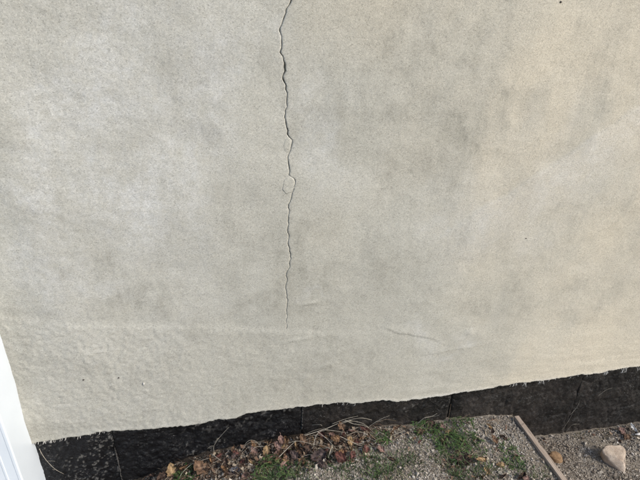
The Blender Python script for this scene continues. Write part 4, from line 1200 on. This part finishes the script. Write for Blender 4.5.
# ------------------------------------------------------------------ dead leaves
def leaf_mesh(L, kind, seed):
    r = random.Random(seed); nu, nv = 17, 9
    curl = r.uniform(0.5, 1.3) if kind == 0 else r.uniform(1.6, 2.6)
    bend = r.uniform(-0.5, 0.7); ph = r.uniform(0, 6); lob = r.uniform(0.05, 0.16)
    V = []; vein = []
    for i in range(nu):
        t = i/(nu-1)
        w = L*0.36*(math.sin(math.pi*min(1, t**0.8*0.98+0.015))**0.75)*(1+lob*math.sin(t*19+ph))
        if kind == 1: w *= 0.85
        for j in range(nv):
            s = -1+2*j/(nv-1)
            ss = s*(1+0.13*math.sin(t*23+ph+3*(s > 0))+0.10*math.sin(t*41+ph*3*(1+(s > 0))))
            a = ss*curl*0.8
            rad = w/max(curl*0.8, 0.2)
            x = rad*math.sin(a); z = rad*(1-math.cos(a))
            y = (t-0.5)*L+abs(s)*L*0.05
            z += bend*L*(t-0.5)**2*1.6+L*0.055*math.sin(t*9+s*4+ph)+L*0.04*math.sin(t*17-s*6+ph*2)+L*0.022*math.sin(t*31+s*13+ph)-abs(s)*L*0.04*math.cos(t*26+ph)
            x += L*0.05*math.sin(t*4+ph)
            V.append((x+r.uniform(-.008, .008)*L, y+r.uniform(-.012, .012)*L, z+r.uniform(-.008, .008)*L)); vein.append(1.0 if j == nv//2 else 0.0)
    F = []
    for i in range(nu-1):
        for j in range(nv-1):
            if r.random() < (0.02 if 2 < i < nu-3 else 0): continue
            F.append((i*nv+j, i*nv+j+1, (i+1)*nv+j+1, (i+1)*nv+j))
    # petiole
    v, f = tube([(V[4][0], -0.5*L, V[4][2]), (V[4][0]+0.02*L, -0.62*L, V[4][2]+0.03*L), (V[4][0]+0.08*L, -0.74*L, V[4][2]+0.02*L)], max(0.0006, L*0.012), 4, 2, 0.7)
    k = len(V); V += [tuple(q) for q in v]; vein += [1.0]*len(v); F += [tuple(q+k for q in t) for t in f]
    me = bpy.data.meshes.new('dead_leaf'); me.from_pydata(V, [], F); me.polygons.foreach_set('use_smooth', [True]*len(F)); me.update()
    at = me.attributes.new('vein', 'FLOAT', 'POINT'); at.data.foreach_set('value', vein)
    return me
TO_CAM = R(10)
def put_leaf(name, me, c, yaw, pitch, roll, loc):
    if not me.materials: me.materials.append(LEAF[c])
    o = link(bpy.data.objects.new(name, me))
    o.rotation_euler = (Matrix.Rotation(R(pitch*0.9), 3, 'X') @ Matrix.Rotation(R(roll), 3, 'Y') @ Matrix.Rotation(R(yaw), 3, 'Z')).to_euler()
    o.location = loc
    lo = min((o.matrix_basis @ v.co).z for v in me.vertices); hi_y = max((o.matrix_basis @ v.co).y for v in me.vertices)
    gz = float(ground_z(loc[0], min(loc[1], -0.005)))
    z = loc[2]
    if lo < gz-0.012: z += gz-0.012-lo
    y = loc[1]-max(0, hi_y+0.004)
    o.location = (loc[0], y, z)
    return o
TONE = {'tan': 'tan', 'orange': 'rust orange', 'brown': 'mid brown', 'darkbrown': 'dark brown', 'red': 'dull red', 'pink': 'pinkish brown', 'plum': 'plum brown'}
def where(p):
    x, y = p[0], p[1]
    if x > 0.95: return 'on the gravel close to the edging board'
    if x > 0.76: return 'among the weeds below the open seam' if y < -0.1 else 'at the wall beside the open seam'
    if x > 0.56: return 'on the gravel between the heap and the weeds'
    if x < 0.0: return 'left of the litter heap near the slate grey leaf' if y < -0.07 else 'left of the litter heap close to the wall'
    a = "at the heap's left end" if x < 0.12 else "left of the heap's middle" if x < 0.28 else "in the heap's middle" if x < 0.40 else "at the heap's right end"
    return a+(', against the wall' if y > -0.045 else ', near the wall' if y > -0.09 else ', at its front edge')
NAMES = {'white': 'papery_scrap'}
SHARED = {}
for i, (loc, size, kind, c, yaw, pitch, roll, label) in enumerate(LEAVES):
    o = put_leaf(NAMES.get(c, 'dead_leaf'), leaf_mesh(size*0.76, kind, 100+i), c, yaw, pitch, roll, loc)
    tag(o, label or '%s leaf half buried %s' % (TONE[c], where(loc)), 'scrap' if c == 'white' else 'leaf', None if c == 'white' else 'dead leaves along the wall')
frag = {}
for i, (loc, size, kind, c, yaw, pitch, roll) in enumerate(SCRAPS):
    key = (kind, c, i % 3)
    if key not in frag: frag[key] = leaf_mesh(0.03, kind, 300+i)
    o = put_leaf('leaf_fragment', frag[key], c, yaw, pitch, roll, loc)
    o.scale = (size/0.03,)*3
    tag(o, 'small crumpled %s leaf fragment %s' % (TONE[c], where(loc)), 'leaf', 'leaf fragments in the litter')

# ------------------------------------------------------------------ dry stems
for i, (pts, rad, c, label) in enumerate(STEMS):
    p0 = Vector(pts[0])
    v, f = tube([Vector(p)-p0 for p in pts], rad*0.00078, 5, 5, 0.45)
    r = random.Random(i)
    # side shoots on the longer ones
    if len(pts) > 3:
        for _ in range(2):
            k = r.randrange(1, len(pts)-1); a = Vector(pts[k])-p0
            b = a+Vector((r.uniform(-0.03, 0.04), r.uniform(-0.02, 0.0), r.uniform(0.0, 0.025)))
            m = (a+b)/2+Vector((0, 0, r.uniform(-0.004, 0.008)))
            v2, f2 = tube([a, m, b], rad*0.0005, 4, 3, 0.4); q = len(v)
            v += v2; f += [tuple(t+q for t in ff) for ff in f2]
    o = mesh_obj('dry_stem', v, f, M_STEM[c]); o.location = p0
    tag(o, label or '%s %s stem %s' % ('hair thin' if rad < 0.85 else 'thin', ('bleached', 'brown')[c], where(pts[1])), 'stem', 'dry stems along the wall')

# ------------------------------------------------------------------ weeds
def weed(i, loc, rad, h, n, kind, label):
    r = random.Random(700+i); V = []; F = []; SV = []; SF = []
    root = empty('weed_tuft', (loc[0], min(loc[1], -0.008), float(ground_z(loc[0], min(loc[1], -0.008)))))
    tag(root, label, 'weed', 'weeds and grass tufts along the wall')
    bx, by, bz = root.location
    for q in range(int(n*0.85)):
        a = r.uniform(0, 6.283); d = rad*1.1*r.random()**0.6
        x = d*math.cos(a); y = min(d*math.sin(a), -0.002-by)
        z = float(ground_z(bx+x, by+y))-bz
        hh = h*r.uniform(0.35, 1.1)*(1-0.45*d/rad); lean = r.uniform(0.2, 1.1)*hh; la = a+r.uniform(-0.9, 0.9)
        dx, dy = math.cos(la)*lean, math.sin(la)*lean
        if y+dy+by > -0.003: dy = -0.003-by-y
        k = len(V)
        if kind in (0, 2):
            w = r.uniform(0.0008, 0.0017)*(0.8 if kind == 2 else 1.15); px, py = -math.sin(la)*w, math.cos(la)*w
            for t, ww in ((0, 0.8), (0.4, 1), (0.75, 0.7), (1, 0.08)):
                cx, cy, cz = x+dx*t*t, y+dy*t*t, z+hh*(t-0.25*t*t*t)
                V += [(cx-px*ww, cy-py*ww, cz), (cx, cy, cz-0.0006*ww), (cx+px*ww, cy+py*ww, cz)]
            for s in range(3):
                for e in range(2): F.append((k+s*3+e, k+s*3+e+1, k+s*3+e+4, k+s*3+e+3))
        else:
            tip = (x+dx*0.8, y+dy*0.8, z+hh*0.7)
            v, f = tube([(x, y, z-0.002), (x+dx*0.35, y+dy*0.35, z+hh*0.45), tip], 0.0006, 4, 2, 0.6)
            m = len(SV); SV += [tuple(p) for p in v]; SF += [tuple(p+m for p in ff) for ff in f]
            for lf in range(3):
                b = la+(-1.6, 0.1, 1.7)[lf]+r.uniform(-0.4, 0.4); l = r.uniform(0.009, 0.022); w = l*r.uniform(0.10, 0.20)
                ux, uy = math.cos(b), math.sin(b); up = r.uniform(-0.1, 0.6); k = len(V)
                tx, ty, tz = tip[0]+r.uniform(-.003, .003), tip[1], tip[2]-0.006*lf*r.random()
                if ty+by+uy*l > -0.002: uy = min(0, (-0.002-by-ty)/l)
                for t, ww in ((0, 0.15), (0.3, 0.9), (0.6, 1.0), (1, 0.1)):
                    V += [(tx+ux*l*t-uy*w*ww, ty+uy*l*t+ux*w*ww*0.6, tz+l*up*t+w*0.3*ww-l*0.25*t*t), (tx+ux*l*t, ty+uy*l*t, tz+l*up*t-l*0.25*t*t), (tx+ux*l*t+uy*w*ww, ty+uy*l*t-ux*w*ww*0.6, tz+l*up*t+w*0.3*ww-l*0.25*t*t)]
                for s in range(3):
                    for e in range(2): F.append((k+s*3+e, k+s*3+e+1, k+s*3+e+4, k+s*3+e+3))
    mesh_obj('leaf_blades', V, F, M_GREEN[kind], root)['kind'] = 'stuff'
    if SV: mesh_obj('stalks', SV, SF, M_GREEN[1], root)['kind'] = 'stuff'
for i, w in enumerate(WEEDS): weed(i, *w)

# ------------------------------------------------------------------ uncountable bits: crumbs, chaff and short grass
def mat_litter():
    m, nt, b = new_mat('litter_crumbs', 0.85, 0.2)
    g = nt.nodes.new('ShaderNodeNewGeometry')
    c = ramp(nt, g.outputs['Random Per Island'], [(0, (0.022, 0.014, 0.010)), (0.22, (0.065, 0.045, 0.034)), (0.42, (0.13, 0.088, 0.062)), (0.54, (0.17, 0.095, 0.062)),
             (0.72, (0.24, 0.185, 0.135)), (0.93, (0.36, 0.30, 0.22)), (1, (0.50, 0.44, 0.36))]).outputs[0]
    n = ramp(nt, noise(nt, objco(nt), 200, 3), [(0.3, (0.6,)*3), (0.7, (1.2,)*3)]).outputs[0]
    nt.links.new(mix(nt, 1, c, n, 'MULTIPLY'), b.inputs['Base Color'])
    return m
def build_litter():
    r = random.Random(77); V = []; F = []
    g = np.random.default_rng(12)
    X = g.uniform(-0.6, 2.0, 60000); Y = g.uniform(-0.42, -0.004, 60000); K = litter(X, Y)
    pick = np.nonzero(g.random(60000) < K*0.38+0.008)[0]
    X, Y = X[pick], Y[pick]; Zg = ground_z(X, Y)
    for x, y, zg in zip(X.tolist(), Y.tolist(), Zg.tolist()):
        k = len(V); a = r.uniform(0, 6.283)
        if r.random() < 0.52:            # curled crumb of leaf
            l = 0.012*r.random()**1.6+0.003; w = l*r.uniform(0.3, 0.8); ca, sa = math.cos(a), math.sin(a)
            t1, t2 = r.uniform(-0.6, 0.6), r.uniform(-0.5, 0.9); z = zg+0.003+r.random()**2*0.016
            for i in (-1, 0, 1):
                for j in (-1, 0, 1):
                    u = i*l*0.6*r.uniform(0.7, 1.2); v = j*w*0.6*r.uniform(0.6, 1.2)
                    V.append((x+u*ca-v*sa, min(y+u*sa+v*ca, -0.002), z+u*t1+v*t2+(i*i*l+j*j*w)*0.3*t2))
            for i in range(2):
                for j in range(2): F.append((k+i*3+j, k+i*3+j+1, k+i*3+j+4, k+i*3+j+3))
        else:                            # chaff and fibres
            l = r.uniform(0.008, 0.045); rad = r.uniform(0.0003, 0.0008); z = zg+0.003+r.random()**2*0.02
            dx, dy, dz = math.cos(a)*l/2, math.sin(a)*l/2*0.8, r.uniform(-0.25, 0.35)*l
            p = [(x-dx, min(y-dy, -0.003), z-dz*0.5), (x+r.uniform(-.1, .1)*l, min(y+r.uniform(-.1, .1)*l, -0.003), z+0.08*l), (x+dx, min(y+dy, -0.003), z+dz)]
            v, f = tube(p, rad, 3, 2, 0.6); V += [tuple(q) for q in v]; F += [tuple(q+k for q in t) for t in f[:-2]]
    o = mesh_obj('leaf_litter', V, F, mat_litter(), smooth=False)
    tag(o, 'brown leaf crumbs and chaff strewn along the foot of the wall', 'litter', kind='stuff')
build_litter()
def build_grass():
    r = random.Random(5); V = []; F = []
    for (loc, rad, h, n, kind, label) in WEEDS:
        if kind == 2: continue
        for _ in range(int(n*1.5)):
            a = r.uniform(0, 6.283); d = rad*1.3*abs(r.gauss(0, 0.8))
            x = loc[0]+math.cos(a)*d*1.25; y = loc[1]+math.sin(a)*d
            if y > -0.006 or abs(x-float(board_x(y))) < 0.016 or x > 1.13: continue
            z = float(ground_z(x, y)); hh = h*r.uniform(0.2, 0.75); la = r.uniform(0, 6.283); ln = hh*r.uniform(0.2, 1.3)
            dx, dy = math.cos(la)*ln, math.sin(la)*ln; w = r.uniform(0.0006, 0.0013); px, py = -math.sin(la)*w, math.cos(la)*w; k = len(V)
            for t, ww in ((0, 1), (0.55, 0.9), (1, 0.1)):
                V += [(x+dx*t*t-px*ww, min(y+dy*t*t-py*ww, -0.003), z+hh*(t-0.2*t*t)), (x+dx*t*t+px*ww, min(y+dy*t*t+py*ww, -0.003), z+hh*(t-0.2*t*t))]
            F += [(k, k+1, k+3, k+2), (k+2, k+3, k+5, k+4)]
    o = mesh_obj('short_grass', V, F, M_GREEN[0])
    tag(o, 'short sparse grass blades growing through the gravel among the weeds', 'grass', kind='stuff')
build_grass()
